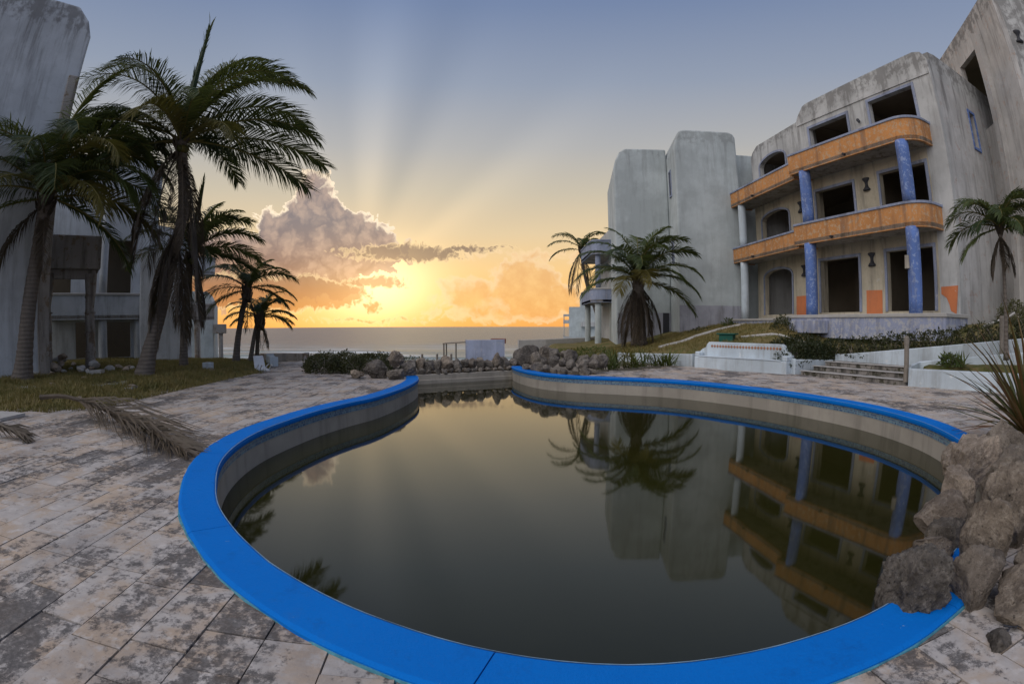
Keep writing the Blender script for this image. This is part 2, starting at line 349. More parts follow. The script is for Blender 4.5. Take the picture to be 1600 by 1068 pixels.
m_bluewall = mat('blue_wash_wall', stucco, col=(.36, .41, .55), grime=(.2, .2, .25), amt=.4, patch=(.46, .48, .56), patch_amt=.05)
m_roofr = mat('rust_roof', plainmat, col=(.20, .085, .055), var=.3, scale=5)

# ------------------------------------------------------------------ mesh helpers
class MB:
    def __init__(s): s.v = []; s.f = []; s.uv = None
    def quad(s, a, b, c, d):
        i = len(s.v); s.v += [tuple(a), tuple(b), tuple(c), tuple(d)]; s.f.append((i, i + 1, i + 2, i + 3))
    def poly(s, pts):
        i = len(s.v); s.v += [tuple(p) for p in pts]; s.f.append(tuple(range(i, i + len(pts))))
    def box(s, P, a0, a1, b0, b1, z0, z1):
        """box in a frame P(a, b, z)"""
        i = len(s.v)
        s.v += [tuple(P(a, b, z)) for z in (z0, z1) for a, b in ((a0, b0), (a1, b0), (a1, b1), (a0, b1))]
        s.f += [(i, i + 3, i + 2, i + 1), (i + 4, i + 5, i + 6, i + 7)] + [(i + k, i + (k + 1) % 4, i + 4 + (k + 1) % 4, i + 4 + k) for k in range(4)]
    def prism(s, ring0, ring1):
        i = len(s.v); n = len(ring0); s.v += [tuple(p) for p in ring0] + [tuple(p) for p in ring1]
        s.f += [tuple(i + k for k in reversed(range(n))), tuple(i + n + k for k in range(n))]
        s.f += [(i + k, i + (k + 1) % n, i + n + (k + 1) % n, i + n + k) for k in range(n)]
    def tube(s, pts, rad, n=8, cap=True):
        pts = [Vector(p) for p in pts]; rings = []; i0 = len(s.v)
        up = Vector((0.31, .17, .94))
        for k, p in enumerate(pts):
            t = (pts[min(k + 1, len(pts) - 1)] - pts[max(k - 1, 0)]).normalized()
            x = t.cross(up)
            if x.length < .1: x = t.cross(Vector((1, 0, 0)))
            x.normalize(); y = t.cross(x); r = rad[k] if isinstance(rad, (list, tuple)) else rad
            s.v += [tuple(p + (x * math.cos(2 * math.pi * j / n) + y * math.sin(2 * math.pi * j / n)) * r) for j in range(n)]
        for k in range(len(pts) - 1):
            for j in range(n):
                a = i0 + k * n + j; b_ = i0 + k * n + (j + 1) % n
                s.f.append((a, b_, b_ + n, a + n))
        if cap:
            s.f.append(tuple(i0 + j for j in reversed(range(n)))); e = i0 + (len(pts) - 1) * n; s.f.append(tuple(e + j for j in range(n)))
    def mesh(s, name, off=(0, 0, 0), smooth=False):
        me = bpy.data.meshes.new(name); o = off
        me.from_pydata([(v[0] - o[0], v[1] - o[1], v[2] - o[2]) for v in s.v], [], s.f)
        if smooth: me.polygons.foreach_set('use_smooth', [True] * len(me.polygons))
        me.update(); return me
def off_of(parent):
    o = Vector((0, 0, 0))
    while parent is not None: o += parent.location; parent = parent.parent
    return o
def link(name, me, m, parent=None, loc=None):
    o = bpy.data.objects.new(name, me); C.objects.link(o)
    if m and not me.materials: me.materials.append(m)
    if parent: o.parent = parent
    if loc: o.location = loc
    return o
def put(name, mb, m, parent=None, smooth=False, bevel=0, loc=None):
    off = off_of(parent) + (Vector(loc) if loc else Vector((0, 0, 0)))
    o = link(name, mb.mesh(name, off, smooth), m, parent, loc)
    if bevel:
        md = o.modifiers.new('bevel', 'BEVEL'); md.width = bevel; md.segments = 2; md.limit_method = 'ANGLE'; md.angle_limit = R(40)
    return o
def tag(o, label=None, cat=None, group=None, kind=None):
    if label: o['label'] = label
    if cat: o['category'] = cat
    if group: o['group'] = group
    if kind: o['kind'] = kind
    return o
def thing(name, loc, label, cat, group=None):
    o = bpy.data.objects.new(name, None); C.objects.link(o); o.location = loc; o.empty_display_size = .2
    return tag(o, label, cat, group)
class Frame:
    """facade frame: a along u, b outwards, z up"""
    def __init__(s, O, u):
        s.O = Vector((O[0], O[1], 0)); s.u = Vector((u[0], u[1], 0)).normalized(); s.n = Vector((s.u.y, -s.u.x, 0))
    def __call__(s, a, b, z): return s.O + s.u * a + s.n * b + Vector((0, 0, z))
WORLD = Frame((0, 0), (1, 0))
def PW(a, b, z): return Vector((a, b, z))
def wall(P, a0, a1, z0, z1, b, t, openings=()):
    """a wall with real openings; outer face at b, inner face at b - t"""
    A = sorted({a0, a1, *[x for o in openings for x in o[:2]]}); Z = sorted({z0, z1, *[x for o in openings for x in o[2:]]})
    hole = lambda i, j: any(o[0] - 1e-6 <= A[i] and A[i + 1] <= o[1] + 1e-6 and o[2] - 1e-6 <= Z[j] and Z[j + 1] <= o[3] + 1e-6 for o in openings)
    solid = lambda i, j: 0 <= i < len(A) - 1 and 0 <= j < len(Z) - 1 and not hole(i, j)
    mb = MB(); key = {}
    def V(i, j, s):
        k = (i, j, s)
        if k not in key: key[k] = len(mb.v); mb.v.append(tuple(P(A[i], b - t * s, Z[j])))
        return key[k]
    for i in range(len(A) - 1):
        for j in range(len(Z) - 1):
            if not solid(i, j): continue
            mb.f.append((V(i, j, 0), V(i + 1, j, 0), V(i + 1, j + 1, 0), V(i, j + 1, 0)))
            mb.f.append((V(i, j, 1), V(i, j + 1, 1), V(i + 1, j + 1, 1), V(i + 1, j, 1)))
            if not solid(i - 1, j): mb.f.append((V(i, j, 0), V(i, j + 1, 0), V(i, j + 1, 1), V(i, j, 1)))
            if not solid(i + 1, j): mb.f.append((V(i + 1, j, 0), V(i + 1, j, 1), V(i + 1, j + 1, 1), V(i + 1, j + 1, 0)))
            if not solid(i, j - 1): mb.f.append((V(i, j, 0), V(i, j, 1), V(i + 1, j, 1), V(i + 1, j, 0)))
            if not solid(i, j + 1): mb.f.append((V(i, j + 1, 0), V(i + 1, j + 1, 0), V(i + 1, j + 1, 1), V(i, j + 1, 1)))
    return mb
def catmull(pts, n, closed=False):
    out_ = []; m = len(pts); rng = range(m if closed else m - 1)
    g = (lambda i: Vector(pts[i % m])) if closed else (lambda i: Vector(pts[max(0, min(m - 1, i))]))
    for i in rng:
        p0, p1, p2, p3 = g(i - 1), g(i), g(i + 1), g(i + 2)
        for k in range(n):
            t = k / n
            out_.append(.5 * ((2 * p1) + (p2 - p0) * t + (2 * p0 - 5 * p1 + 4 * p2 - p3) * t * t + (3 * p1 - p0 - 3 * p2 + p3) * t ** 3))
    if not closed: out_.append(Vector(pts[-1]))
    return out_
def resample(pts, d):
    L = [0.0]
    for a, b in zip(pts, pts[1:]): L.append(L[-1] + (b - a).length)
    n = max(1, round(L[-1] / d)); res = []; j = 0
    for k in range(n + 1):
        s = L[-1] * k / n
        while j < len(pts) - 2 and L[j + 1] < s: j += 1
        f = 0 if L[j + 1] == L[j] else (s - L[j]) / (L[j + 1] - L[j]); res.append(pts[j].lerp(pts[j + 1], f))
    return res
def inside(x, y, poly):
    c = False; n = len(poly); j = n - 1
    for i in range(n):
        a, b = poly[i], poly[j]
        if (a[1] > y) != (b[1] > y) and x < (b[0] - a[0]) * (y - a[1]) / (b[1] - a[1]) + a[0]: c = not c
        j = i
    return c
def pdist(x, y, pl, closed=False):
    best = 1e9; m = len(pl)
    for i in range(m if closed else m - 1):
        ax, ay = pl[i][0], pl[i][1]; bx_, by_ = pl[(i + 1) % m][0], pl[(i + 1) % m][1]
        ux, uy = bx_ - ax, by_ - ay; l2 = ux * ux + uy * uy
        t = 0 if l2 == 0 else max(0, min(1, ((x - ax) * ux + (y - ay) * uy) / l2))
        d = (x - ax - t * ux) ** 2 + (y - ay - t * uy) ** 2
        if d < best: best = d
    return math.sqrt(best)
def sst(a, b, x):
    t = max(0.0, min(1.0, (x - a) / (b - a))); return t * t * (3 - 2 * t)

# ------------------------------------------------------------------ pool outline (metres; the camera stands near its end)
POOL = [(-3.95, 18.0), (-3.45, 17.1), (-2.98, 15.9), (-2.78, 14.5), (-2.84, 12.8), (-3.08, 11.2), (-3.42, 10.2), (-3.68, 9.2), (-3.82, 8.2), (-3.88, 7.3),
        (-3.83, 6.55), (-3.67, 5.8), (-3.42, 5.12), (-3.05, 4.45), (-2.66, 3.87), (-2.22, 3.40), (-1.87, 3.09), (-1.56, 2.85), (-1.05, 2.54), (-.55, 2.30), (-.05, 2.11),
        (.47, 1.98), (1.01, 1.93), (1.69, 1.97), (2.25, 2.08), (3.1, 2.38), (4.2, 2.98), (5.2, 3.72), (5.93, 4.45), (6.36, 5.05), (6.75, 5.8), (7.05, 6.64), (7.2, 7.6),
        (7.22, 8.5), (7.12, 9.35), (6.93, 10.2), (6.68, 11.05), (6.33, 11.95), (5.86, 12.85), (5.17, 13.9), (4.39, 14.7), (3.5, 15.25), (2.6, 15.7), (1.87, 16.1), (1.15, 16.75),
        (.66, 17.55), (.29, 18.6), (.08, 19.5), (.0, 20.3)]
edge = resample([Vector((p[0], p[1], 0)) for p in catmull([(x, y, 0) for x, y in POOL], 8)], .16)
poolpoly = [(p.x, p.y) for p in edge]
WATER_Z = -.48
nrm = []
for k in range(len(edge)):
    t = (edge[min(k + 1, len(edge) - 1)] - edge[max(k - 1, 0)]).normalized(); nrm.append(Vector((-t.y, t.x, 0)) * -1)   # outwards
if inside(edge[20].x + nrm[20].x * .2, edge[20].y + nrm[20].y * .2, poolpoly): nrm = [-n for n in nrm]

# ------------------------------------------------------------------ terrain
GRASS_L = [(-30, 5.6), (-10.4, 6.3), (-9.6, 7.0), (-8.6, 7.6), (-8.55, 9.3), (-8.7, 12), (-8.85, 15), (-9.0, 17.2), (-9.9, 19.3), (-11.2, 24), (-13, 60), (-60, 60), (-60, 5.6)]
BANK = [(5.4, 24.5), (6.9, 21.6), (7.75, 19.7), (9.75, 16.25), (12.2, 16.95), (12.9, 14.6), (14.7, 8.6), (17.2, 1.0), (60, 1.0), (60, 60), (2.0, 60), (3.0, 30)]
PLANT = [(11.5, 11.45), (12.62, 9.62), (15.2, 5.4), (17.2, 1.5), (14.6, 8.7), (13.3, 12.9), (12.75, 12.3)]
def terrain(x, y):
    z = -.045
    if x < -7 and inside(x, y, GRASS_L):
        d = pdist(x, y, GRASS_L, True)
        z = -.03 + .19 * sst(0, 1.6, d) + .05 * (mn.noise((x * .7, y * .7, 0)) + .2) * sst(0, 1, d)
        z -= 1.25 * sst(19, 34, y)
    elif x > 1.9 and inside(x, y, BANK):
        d = pdist(x, y, BANK[:8])
        h0 = .5
        if x > 11.5: h0 = .5 + .85 * max(0, min(1, (16.6 - y) / 8.0))
        h1 = h0 + min(1.22, .30 * max(0, d - .1))
        h1 = min(h1, 1.76 + max(0, (x - 16) * .05))
        lim = .25 + 1.55 * sst(4.5, 13.5, x) if y > 21.5 else 9
        h1 = min(h1, lim)
        z = -.045 + (h1 + .045) * sst(.0, .22, d) + .04 * mn.noise((x * .9, y * .9, 3)) * sst(.3, 1, d)
    elif x > 11 and inside(x, y, PLANT):
        d = pdist(x, y, PLANT, True)
        z = -.045 + (.50 + .28 * max(0, min(1, (x - 11.6) / 2.5))) * sst(.02, .2, d) + .05 * mn.noise((x * 2, y * 2, 5))
    # towards the beach the ground falls away
    y0 = 24.5 + 24 * sst(0.5, 5, x) if x > 0 else 24.5
    z -= 3.4 * sst(y0, y0 + 16, y)
    return z
def axis(lo, hi, c0, c1, fine, grow=1.35):
    r = [c0 + fine * i for i in range(int(round((c1 - c0) / fine)) + 1)]
    d = fine; x = c0
    while x > lo: d *= grow; x -= d; r.insert(0, x)
    d = fine; x = r[-1]
    while x < hi: d *= grow; x += d; r.append(x)
    return r
gx = axis(-400, 400, -22, 24, .25); gy = axis(-300, 70, -1.0, 32, .25)
mb = MB(); idx = {}; inpool = []
for j, y in enumerate(gy):
    for i, x in enumerate(gx):
        mb.v.append((x, y, terrain(x, y)))
pmin = (min(p[0] for p in poolpoly) - .3, min(p[1] for p in poolpoly) - .3, max(p[0] for p in poolpoly) + .3, max(p[1] for p in poolpoly) + .3)
flag = [pmin[0] < v[0] < pmin[2] and pmin[1] < v[1] < pmin[3] and (inside(v[0], v[1], poolpoly)) for v in mb.v]
nx = len(gx)
for j in range(len(gy) - 1):
    for i in range(nx - 1):
        q = (j * nx + i, j * nx + i + 1, (j + 1) * nx + i + 1, (j + 1) * nx + i)
        if not any(flag[k] for k in q): mb.f.append(q)
ground = tag(put('ground', mb, m_ground, smooth=True), kind='structure')

# sea
mb = MB(); xs = [-6000, -1500, -400, -150, -90, -60, -40, -25, -12, 0, 12, 25, 40, 60, 90, 150, 400, 1500, 6000]
xs = sorted(set(xs + [k * 3.0 for k in range(-22, 23)]))
ys = [30 + .9 * k for k in range(75)] + [100, 105, 112, 120, 135, 150, 200, 300, 500, 900, 1800, 4000, 9000, 15000]
for y in ys:
    for x in xs:
        z = -3.0
        for yc, h in ((52, .35), (60, .55), (74, .6), (91, .35)):
            w = y - yc - 3 * mn.noise((x * .03, yc, 0)) ; z += h * math.exp(-(w / 1.5) ** 2) * (.55 + .9 * mn.noise((x * .05, yc * 2, 9)))
        mb.v.append((x, y, z))
n = len(xs)
for j in range(len(ys) - 1):
    for i in range(n - 1): mb.f.append((j * n + i, j * n + i + 1, (j + 1) * n + i + 1, (j + 1) * n + i))
tag(put('sea', mb, m_sea, smooth=True), kind='structure')

# ------------------------------------------------------------------ pool basin, coping, water
CW, CT = .36, .034
basin = tag(thing('pool_basin', (1.5, 9, 0), None, None), kind='structure')
seg = 13; N = len(edge) - 1; k0 = 0; rr = random.Random(3)
cop_n = [(N * i) // 17 for i in range(18)]
for a, b in zip(cop_n, cop_n[1:]):
    mb = MB(); prof = None
    ks = list(range(a, b + 1))
    for q, k in enumerate(ks):
        p, n_ = edge[k], nrm[k]
        t = (edge[min(k + 1, N)] - edge[max(k - 1, 0)]).normalized()
        sh = t * (.004 if q == 0 else -.004 if q == len(ks) - 1 else 0)
        jit = .006 * mn.noise((p.x * 6, p.y * 6, 1)); j2 = .010 * mn.noise((p.x * 5, p.y * 5, 4))
        ring = [(-.025, -.055), (-.03, -.01 + 0), (-.022, CT - .012), (.0 + jit, CT), (CW - .03, CT + .002), (CW + j2, CT - .012), (CW + j2, -.02), (.04, -.055)]
        for o, z in ring: mb.v.append(tuple(p + n_ * o + sh + Vector((0, 0, z + .3 * jit))))
    m_ = 8
    for q in range(len(ks) - 1):
        for r_ in range(m_): mb.f.append((q * m_ + r_, q * m_ + (r_ + 1) % m_, (q + 1) * m_ + (r_ + 1) % m_, (q + 1) * m_ + r_))
    mb.f.append(tuple(range(m_))); mb.f.append(tuple((len(ks) - 1) * m_ + r_ for r_ in reversed(range(m_))))
    put('coping_stone', mb, m_coping, basin)
def strip(name, z1, z0, o, m, uv=True):
    mb = MB(); L = 0; us = []
    for k in range(N + 1):
        if k: L += (edge[k] - edge[k - 1]).length
        p, n_ = edge[k], nrm[k]
        mb.v += [tuple(p + n_ * o + Vector((0, 0, z1))), tuple(p + n_ * o + Vector((0, 0, z0)))]; us.append(L)
    for k in range(N): mb.f.append((2 * k, 2 * k + 1, 2 * k + 3, 2 * k + 2))
    ob = put(name, mb, m, basin, smooth=True)
    if uv:
        lay = ob.data.uv_layers.new(name='UVMap')
        for lp in ob.data.loops:
            v = lp.vertex_index; lay.data[lp.index].uv = (us[v // 2], z1 if v % 2 == 0 else z0)
    return ob
mb = MB()                                                       # older cyan paint showing along the outer foot of the coping
for k in range(N + 1):
    p, n_ = edge[k], nrm[k]; j2 = .022 * mn.noise((p.x * 3, p.y * 3, 8)) + .012 * mn.noise((p.x * 17, p.y * 17, 2))
    mb.v += [tuple(p + n_ * (CW - .02) + Vector((0, 0, .014))), tuple(p + n_ * (CW + .006 + j2) + Vector((0, 0, .010))), tuple(p + n_ * (CW + .016 + j2) + Vector((0, 0, -.03)))]
for k in range(N): mb.f += [(3 * k, 3 * k + 1, 3 * k + 4, 3 * k + 3), (3 * k + 1, 3 * k + 2, 3 * k + 5, 3 * k + 4)]
put('paint_edge', mb, mat('old_cyan_paint', plainmat, col=(.07, .25, .33), var=.8, scale=14, rough=.8), basin)
mb = MB()                                                       # rubbed pale line along the inner lip
for k in range(N + 1):
    p, n_ = edge[k], nrm[k]; w_ = .007 + .006 * mn.noise((p.x * 4, p.y * 4, 6)); jit = .006 * mn.noise((p.x * 6, p.y * 6, 1))
    mb.v += [tuple(p + n_ * -.0235 + Vector((0, 0, CT - .006 + .3 * jit))), tuple(p + n_ * (-.022 + max(.002, w_)) + Vector((0, 0, CT - .004 + .3 * jit)))]
for k in range(N): mb.f.append((2 * k, 2 * k + 1, 2 * k + 3, 2 * k + 2))
put('worn_lip', mb, mat('rubbed_paint', plainmat, col=(.22, .36, .50), var=.5, scale=16, rough=.8), basin)
strip('mosaic_band', -.05, -.185, .0, m_mosaic)
strip('pool_wall', -.185, -1.3, .006, m_poolwall, False)
mb = MB()                                                       # floor of the basin
mb.poly([(x, y, -1.3) for x, y in poolpoly[::4]]); put('pool_floor', mb, m_poolwall, basin)
# water sheet
mb = MB()
inn = [(p - n_ * -.004) for p, n_ in zip(edge, nrm)]
mb.poly([(p.x, p.y, WATER_Z) for p in inn]); wo = tag(put('pool_water', mb, m_water), kind='structure')
import bmesh
bm = bmesh.new(); bm.from_mesh(wo.data); bmesh.ops.triangulate(bm, faces=bm.faces[:]); bm.to_mesh(wo.data); bm.free()
if wo.data.polygons[0].normal.z < 0: wo.data.flip_normals()
# weir beam across the far channel
weir = tag(thing('channel_wall', (-2, 19.2, -.5), 'low grey concrete wall closing the far channel of the pool under a row of boulders', 'wall'), None)
P = Frame((-4.0, 17.95), (4.02, 2.35))
mb = MB(); mb.box(P, -.3, 4.95, -.0, -.5, -1.2, -.14); put('beam', mb, m_poolwall, weir, bevel=.03)
mb = MB(); mb.box(P, -.3, 4.95, .0, .10, -1.2, -.33); put('ledge', mb, m_poolwall, weir, bevel=.02)

# ------------------------------------------------------------------ deck paving: individual slabs
deck = tag(thing('pool_deck', (0, 0, 0), None, None), kind='structure')
TA = R(5.0); TW, TL = .365, .73
ex, ey = Vector((math.cos(TA), math.sin(TA), 0)), Vector((-math.sin(TA), math.cos(TA), 0))
def clip(poly, p, n_):                                          # keep the side where (q - p).n >= 0
    out_ = []
    for i in range(len(poly)):
        a, b = poly[i], poly[(i + 1) % len(poly)]; da, db = (a - p).dot(n_), (b - p).dot(n_)
        if da >= 0: out_.append(a)
        if da * db < 0: out_.append(a.lerp(b, da / (da - db)))
    return out_
def ondeck(x, y):
    if y > 24.0 or y < -2.5 or x < -24 or x > 17: return False
    if inside(x, y, GRASS_L) or inside(x, y, BANK) or inside(x, y, PLANT): return False
    if x > 9.9 and y > 11.2 and (x - 9.95) * .943 + (y - 15.7) * .333 > -.05: return False
    if -8.2 < x < 3 and y > 16.9 and not inside(x, y, poolpoly): return x < -7.2 and y < 24
    if x < -7.0 and y > 22: return x > -10
    if 3 <= x and y > 17.5: return x < 7.9 and y < 20.5 and x > 3.2 + (20.5 - y) * .0 and (y < 17.6 + .6 * (x - 3))
    return True
ep = [(p.x, p.y) for p in edge]
slabs = []; rt = random.Random(11)
for i in range(-75, 60):
    off = rt.choice((0, .5, .33, .66)) * TL
    for j in range(-12, 40):
        c = ex * (i * TW) + ey * (j * TL + off)
        cc = c + ex * TW / 2 + ey * TL / 2
        if not (-24 < cc.x < 17.2 and -2.6 < cc.y < 24.2): continue
        if not ondeck(cc.x, cc.y) or (inside(cc.x, cc.y, poolpoly) and pdist(cc.x, cc.y, ep) > .5): continue
        parts = [(0, TL)]
        if rt.random() < .22: parts = [(0, TL / 2), (TL / 2, TL)]
        for q0, q1 in parts:
            g = .0035
            poly = [c + ex * (g) + ey * (q0 + g), c + ex * (TW - g) + ey * (q0 + g), c + ex * (TW - g) + ey * (q1 - g), c + ex * g + ey * (q1 - g)]
            dmin, kb = min(((p - cc).length_squared, k) for k, p in enumerate(edge))
            if dmin < 1.2:
                for dk in (-2, 0, 2):
                    k = max(0, min(N, kb + dk))
                    poly = clip(poly, edge[k] + nrm[k] * .2, nrm[k])
                    if len(poly) < 3: break
                if len(poly) < 3: continue
            slabs.append((cc, poly))
def slabpiece(poly, rnd):
    zt = rnd.uniform(-.005, .004); e = .004
    cen = sum(poly, Vector()) / len(poly)
    tilt = (rnd.uniform(-.004, .004), rnd.uniform(-.004, .004))
    top = []; low = []
    for p in poly:
        d = p - cen; z = zt + tilt[0] * d.x + tilt[1] * d.y
        low.append(p + Vector((0, 0, z - .045))); top.append(p - d.normalized() * e * .8 + Vector((0, 0, z)))
    return low, top
slabs.sort(key=lambda s: s[0].xy.length if s[0].y > .6 or abs(s[0].x) > 2 else 99)
view = lambda c: abs(math.atan2(c.x, c.y)) < R(62)
near = [s for s in slabs if view(s[0])]; rest = [s for s in slabs if not view(s[0])]
near, rest = near[:300], near[300:] + rest
rs = random.Random(5)
for cc, poly in near:
    low, top = slabpiece(poly, rs); mb = MB(); mb.prism(low, top)
    put('paving_slab', mb, m_tile, deck, loc=(cc.x, cc.y, 0))
mb = MB(); ids = []
for cc, poly in rest:
    low, top = slabpiece(poly, rs); f0 = len(mb.f); mb.prism(low, top); ids += [rs.random()] * (len(mb.f) - f0)
po = tag(put('paving', mb, m_tile, deck), kind='stuff')
at = po.data.attributes.new('rnd', 'FLOAT', 'FACE'); at.data.foreach_set('value', ids)


# ------------------------------------------------------------------ building helpers
def profile(P, prof, b0, b1):
    mb = MB(); mb.prism([P(a, b0, z) for a, z in prof], [P(a, b1, z) for a, z in prof]); return mb
def frame_bars(P, o, b, w=.13, d=.05, bottom=True):
    a0, a1, z0, z1 = o; mb = MB(); b0 = b - .01
    mb.box(P, a0 - w, a0, b0, b + d, z0 - (w if bottom else 0), z1); mb.box(P, a1, a1 + w, b0, b + d, z0 - (w if bottom else 0), z1)
    mb.box(P, a0 - w, a1 + w, b0, b + d, z1, z1 + w)
    if bottom: mb.box(P, a0, a1, b0, b + d + .03, z0 - w, z0 - .0)
    return mb
def arch_fill(P, a0, a1, zs, zt, b, t, n=10):
    mb = MB()
    for s in (0, 1):
        am = (a0 + a1) / 2; hw = (a1 - a0) / 2
        pts = []
        for k in range(n + 1):
            x = am - hw * (1 - k / n) if s == 0 else am + hw * (1 - k / n)
            u = (x - am) / hw; pts.append((x, zs + (zt - zs) * math.sqrt(max(0, 1 - u * u))))
        pts.append((a0 if s == 0 else a1, zt))
        mb.prism([P(x, b, z) for x, z in pts], [P(x, b - t, z) for x, z in pts])
    return mb
def arch_trim(P, a0, a1, zs, zt, b, w=.12, d=.05, n=12):
    mb = MB(); am = (a0 + a1) / 2; hw = (a1 - a0) / 2
    def pt(k, e):
        th = math.pi * k / n; return am - (hw + e) * math.cos(th), zs + (zt - zs + e) * math.sin(th)
    for k in range(n):
        q = [pt(k, 0), pt(k + 1, 0), pt(k + 1, w), pt(k, w)]
        mb.prism([P(a, b - .01, z) for a, z in q], [P(a, b + d, z) for a, z in q])
    return mb
def ribbon(P, path, z0, z1, t0, t1):
    """closed band along a plan path; t0/t1 are offsets to the outside and inside"""
    pts = [Vector((a, b, 0)) for a, b in path]; nn = []
    for k in range(len(pts)):
        t = (pts[min(k + 1, len(pts) - 1)] - pts[max(k - 1, 0)]).normalized(); nn.append(Vector((-t.y, t.x, 0)))
    mb = MB()
    for p, n_ in zip(pts, nn):
        for o, z in ((t0, z0), (t0, z1), (t1, z1), (t1, z0)):
            q = p + n_ * o; mb.v.append(tuple(P(q.x, q.y, z)))
    for k in range(len(pts) - 1):
        for r_ in range(4): mb.f.append((k * 4 + r_, k * 4 + (r_ + 1) % 4, k * 4 + 4 + (r_ + 1) % 4, k * 4 + 4 + r_))
    e = (len(pts) - 1) * 4; mb.f += [(0, 1, 2, 3), (e + 3, e + 2, e + 1, e)]
    return mb
def round_path(a0, a1, b, r0=0.0, r1=0.0, n=8):
    p = [(a0, 0.0)]
    p += [(a0 + r0 - r0 * math.cos(k / n * math.pi / 2), b - r0 + r0 * math.sin(k / n * math.pi / 2)) for k in range(n + 1)] if r0 else [(a0, b)]
    p += [(a1 - r1 + r1 * math.sin(k / n * math.pi / 2), b - r1 + r1 * math.cos(k / n * math.pi / 2)) for k in range(n + 1)] if r1 else [(a1, b)]
    p.append((a1, 0.0)); return p
def balcony(parent, P, path, zb, zt, mband, mcap, mslab, spouts=()):
    bal = put('balcony', ribbon(P, path, zb, zt - .11, 0, -.14), mband, parent)
    put('rail_cap', ribbon(P, path, zt - .11, zt, .05, -.20), mcap, bal, bevel=.02)
    mb = MB(); mb.prism([P(a, b, zb + .04) for a, b in path], [P(a, b, zb + .2) for a, b in path]); put('balcony_slab', mb, mslab, bal)
    for a, b in spouts:
        mb = MB(); mb.tube([P(a, b - .05, zb + .14), P(a, b + .16, zb + .12)], .06, 8); put('drain_spout', mb, m_black, bal)
    return bal
def column(parent, P, a, b, z0, z1, r, m, n=18, name='column'):
    mb = MB(); H = z1 - z0; zs = [z0 + H * k / 6 for k in range(7)]
    mb.tube([P(a, b, z) for z in zs], [r * (1 + .02 * mn.noise((a * 9, b, z))) for z in zs], n)
    o = put(name, mb, m, parent, smooth=False)
    for f in o.data.polygons: f.use_smooth = len(f.vertices) == 4
    return o
def hourglass(parent, P, a, z):
    mb = MB(); n = 10
    prof = [(.00, .30), (.19, .30), (.21, .25), (.10, .12), (.08, .0), (.10, -.10), (.21, -.22), (.20, -.28), (.0, -.28)]
    i0 = 0
    for r_, h in prof:
        mb.v += [tuple(P(a + r_ * math.cos(math.pi * k / n), .01 + r_ * .8 * math.sin(math.pi * k / n), z + h)) for k in range(n + 1)]
    for q in range(len(prof) - 1):
        for k in range(n): mb.f.append((q * (n + 1) + k, q * (n + 1) + k + 1, (q + 1) * (n + 1) + k + 1, (q + 1) * (n + 1) + k))
    put('wall_lamp', mb, m_black, parent, smooth=True)
def box_obj(name, P, a0, a1, b0, b1, z0, z1, m, parent, bevel=0):
    mb = MB(); mb.box(P, a0, a1, b0, b1, z0, z1); return put(name, mb, m, parent, bevel=bevel)

# ------------------------------------------------------------------ main ruined hotel block (right)
FR = Frame((14.83, 21.72), (.248, -.969)); FL = Frame((14.95, 29.0), (.064, -.998))
hotel = thing('hotel_building', tuple(FR(3, -2, 1.7)), 'abandoned three-storey hotel block with orange balconies, blue columns and empty window openings', 'building')
T = .28
gf = [(.2, 2.65, 2.36, 4.85), (4.28, 6.75, 2.36, 4.9)]; ff = [(.2, 2.65, 6.0, 8.28), (4.28, 6.8, 6.0, 8.34)]; sf = [(.26, 2.86, 9.5, 11.62), (4.3, 6.86, 9.5, 11.76)]
put('lower_wall', wall(FR, -.65, 7.0, 1.7, 8.95, 0, T, gf + ff), m_cream, hotel)
put('corner_pier', wall(FR, 7.0, 7.97, 1.7, 8.95, 0, T), m_white, hotel)
put('upper_wall', wall(FR, -.65, 7.97, 8.95, 12.0, 0, T, sf), m_white, hotel)
pr = [(-.65, 12.0), (-.65, 12.2), (-.45, 12.55), (.0, 12.98), (.25, 13.05), (7.3, 13.22), (7.7, 13.1), (7.97, 12.7), (7.97, 12.0)]
put('parapet', profile(FR, pr, .0, -T), m_white, hotel)
mb = MB(); mb.box(FR, -.55, 7.9, .0, .05, 12.0, 12.1); put('parapet_ledge', mb, m_white, hotel)
for o in gf + ff + sf: put('window_frame', frame_bars(FR, o, 0, bottom=(o[2] > 3)), m_lilac, hotel)
SD = Frame(FR(7.97, 0, 0).xy, (.969, .248))
put('side_wall', wall(SD, T + .002, 9.0, 1.2, 12.0, 0, T, [(3.4, 4.0, 9.6, 11.3)]), m_side, hotel)
put('window_frame', frame_bars(SD, (3.4, 4.0, 9.6, 11.3), 0, w=.11), m_blue, hotel)
put('side_parapet', profile(SD, [(.28, 12.0), (.28, 13.1), (.9, 13.2), (8.6, 13.2), (9.0, 12.9), (9.0, 12.0)], 0, -T), m_white, hotel)
put('rear_wall', wall(FR, -8.0, 7.7, 1.2, 12.0, -8.4, .25), m_white, hotel)
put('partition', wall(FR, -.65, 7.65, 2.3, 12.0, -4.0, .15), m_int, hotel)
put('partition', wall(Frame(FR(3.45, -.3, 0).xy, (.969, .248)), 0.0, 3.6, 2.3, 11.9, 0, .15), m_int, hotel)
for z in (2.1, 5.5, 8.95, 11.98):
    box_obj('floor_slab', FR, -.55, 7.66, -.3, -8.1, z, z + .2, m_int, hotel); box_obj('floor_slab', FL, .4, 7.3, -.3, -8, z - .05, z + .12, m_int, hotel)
box_obj('plinth', FR, -.25, 8.3, 0.0, 2.05, 1.2, 2.06, m_plinth, hotel); box_obj('plinth_top', FR, -.3, 8.36, .002, 2.1, 2.06, 2.2, m_pale, hotel, bevel=.02)
box_obj('door_step', FR, .5, 2.4, 2.06, 2.7, 1.4, 1.95, m_plinth, hotel, bevel=.02)
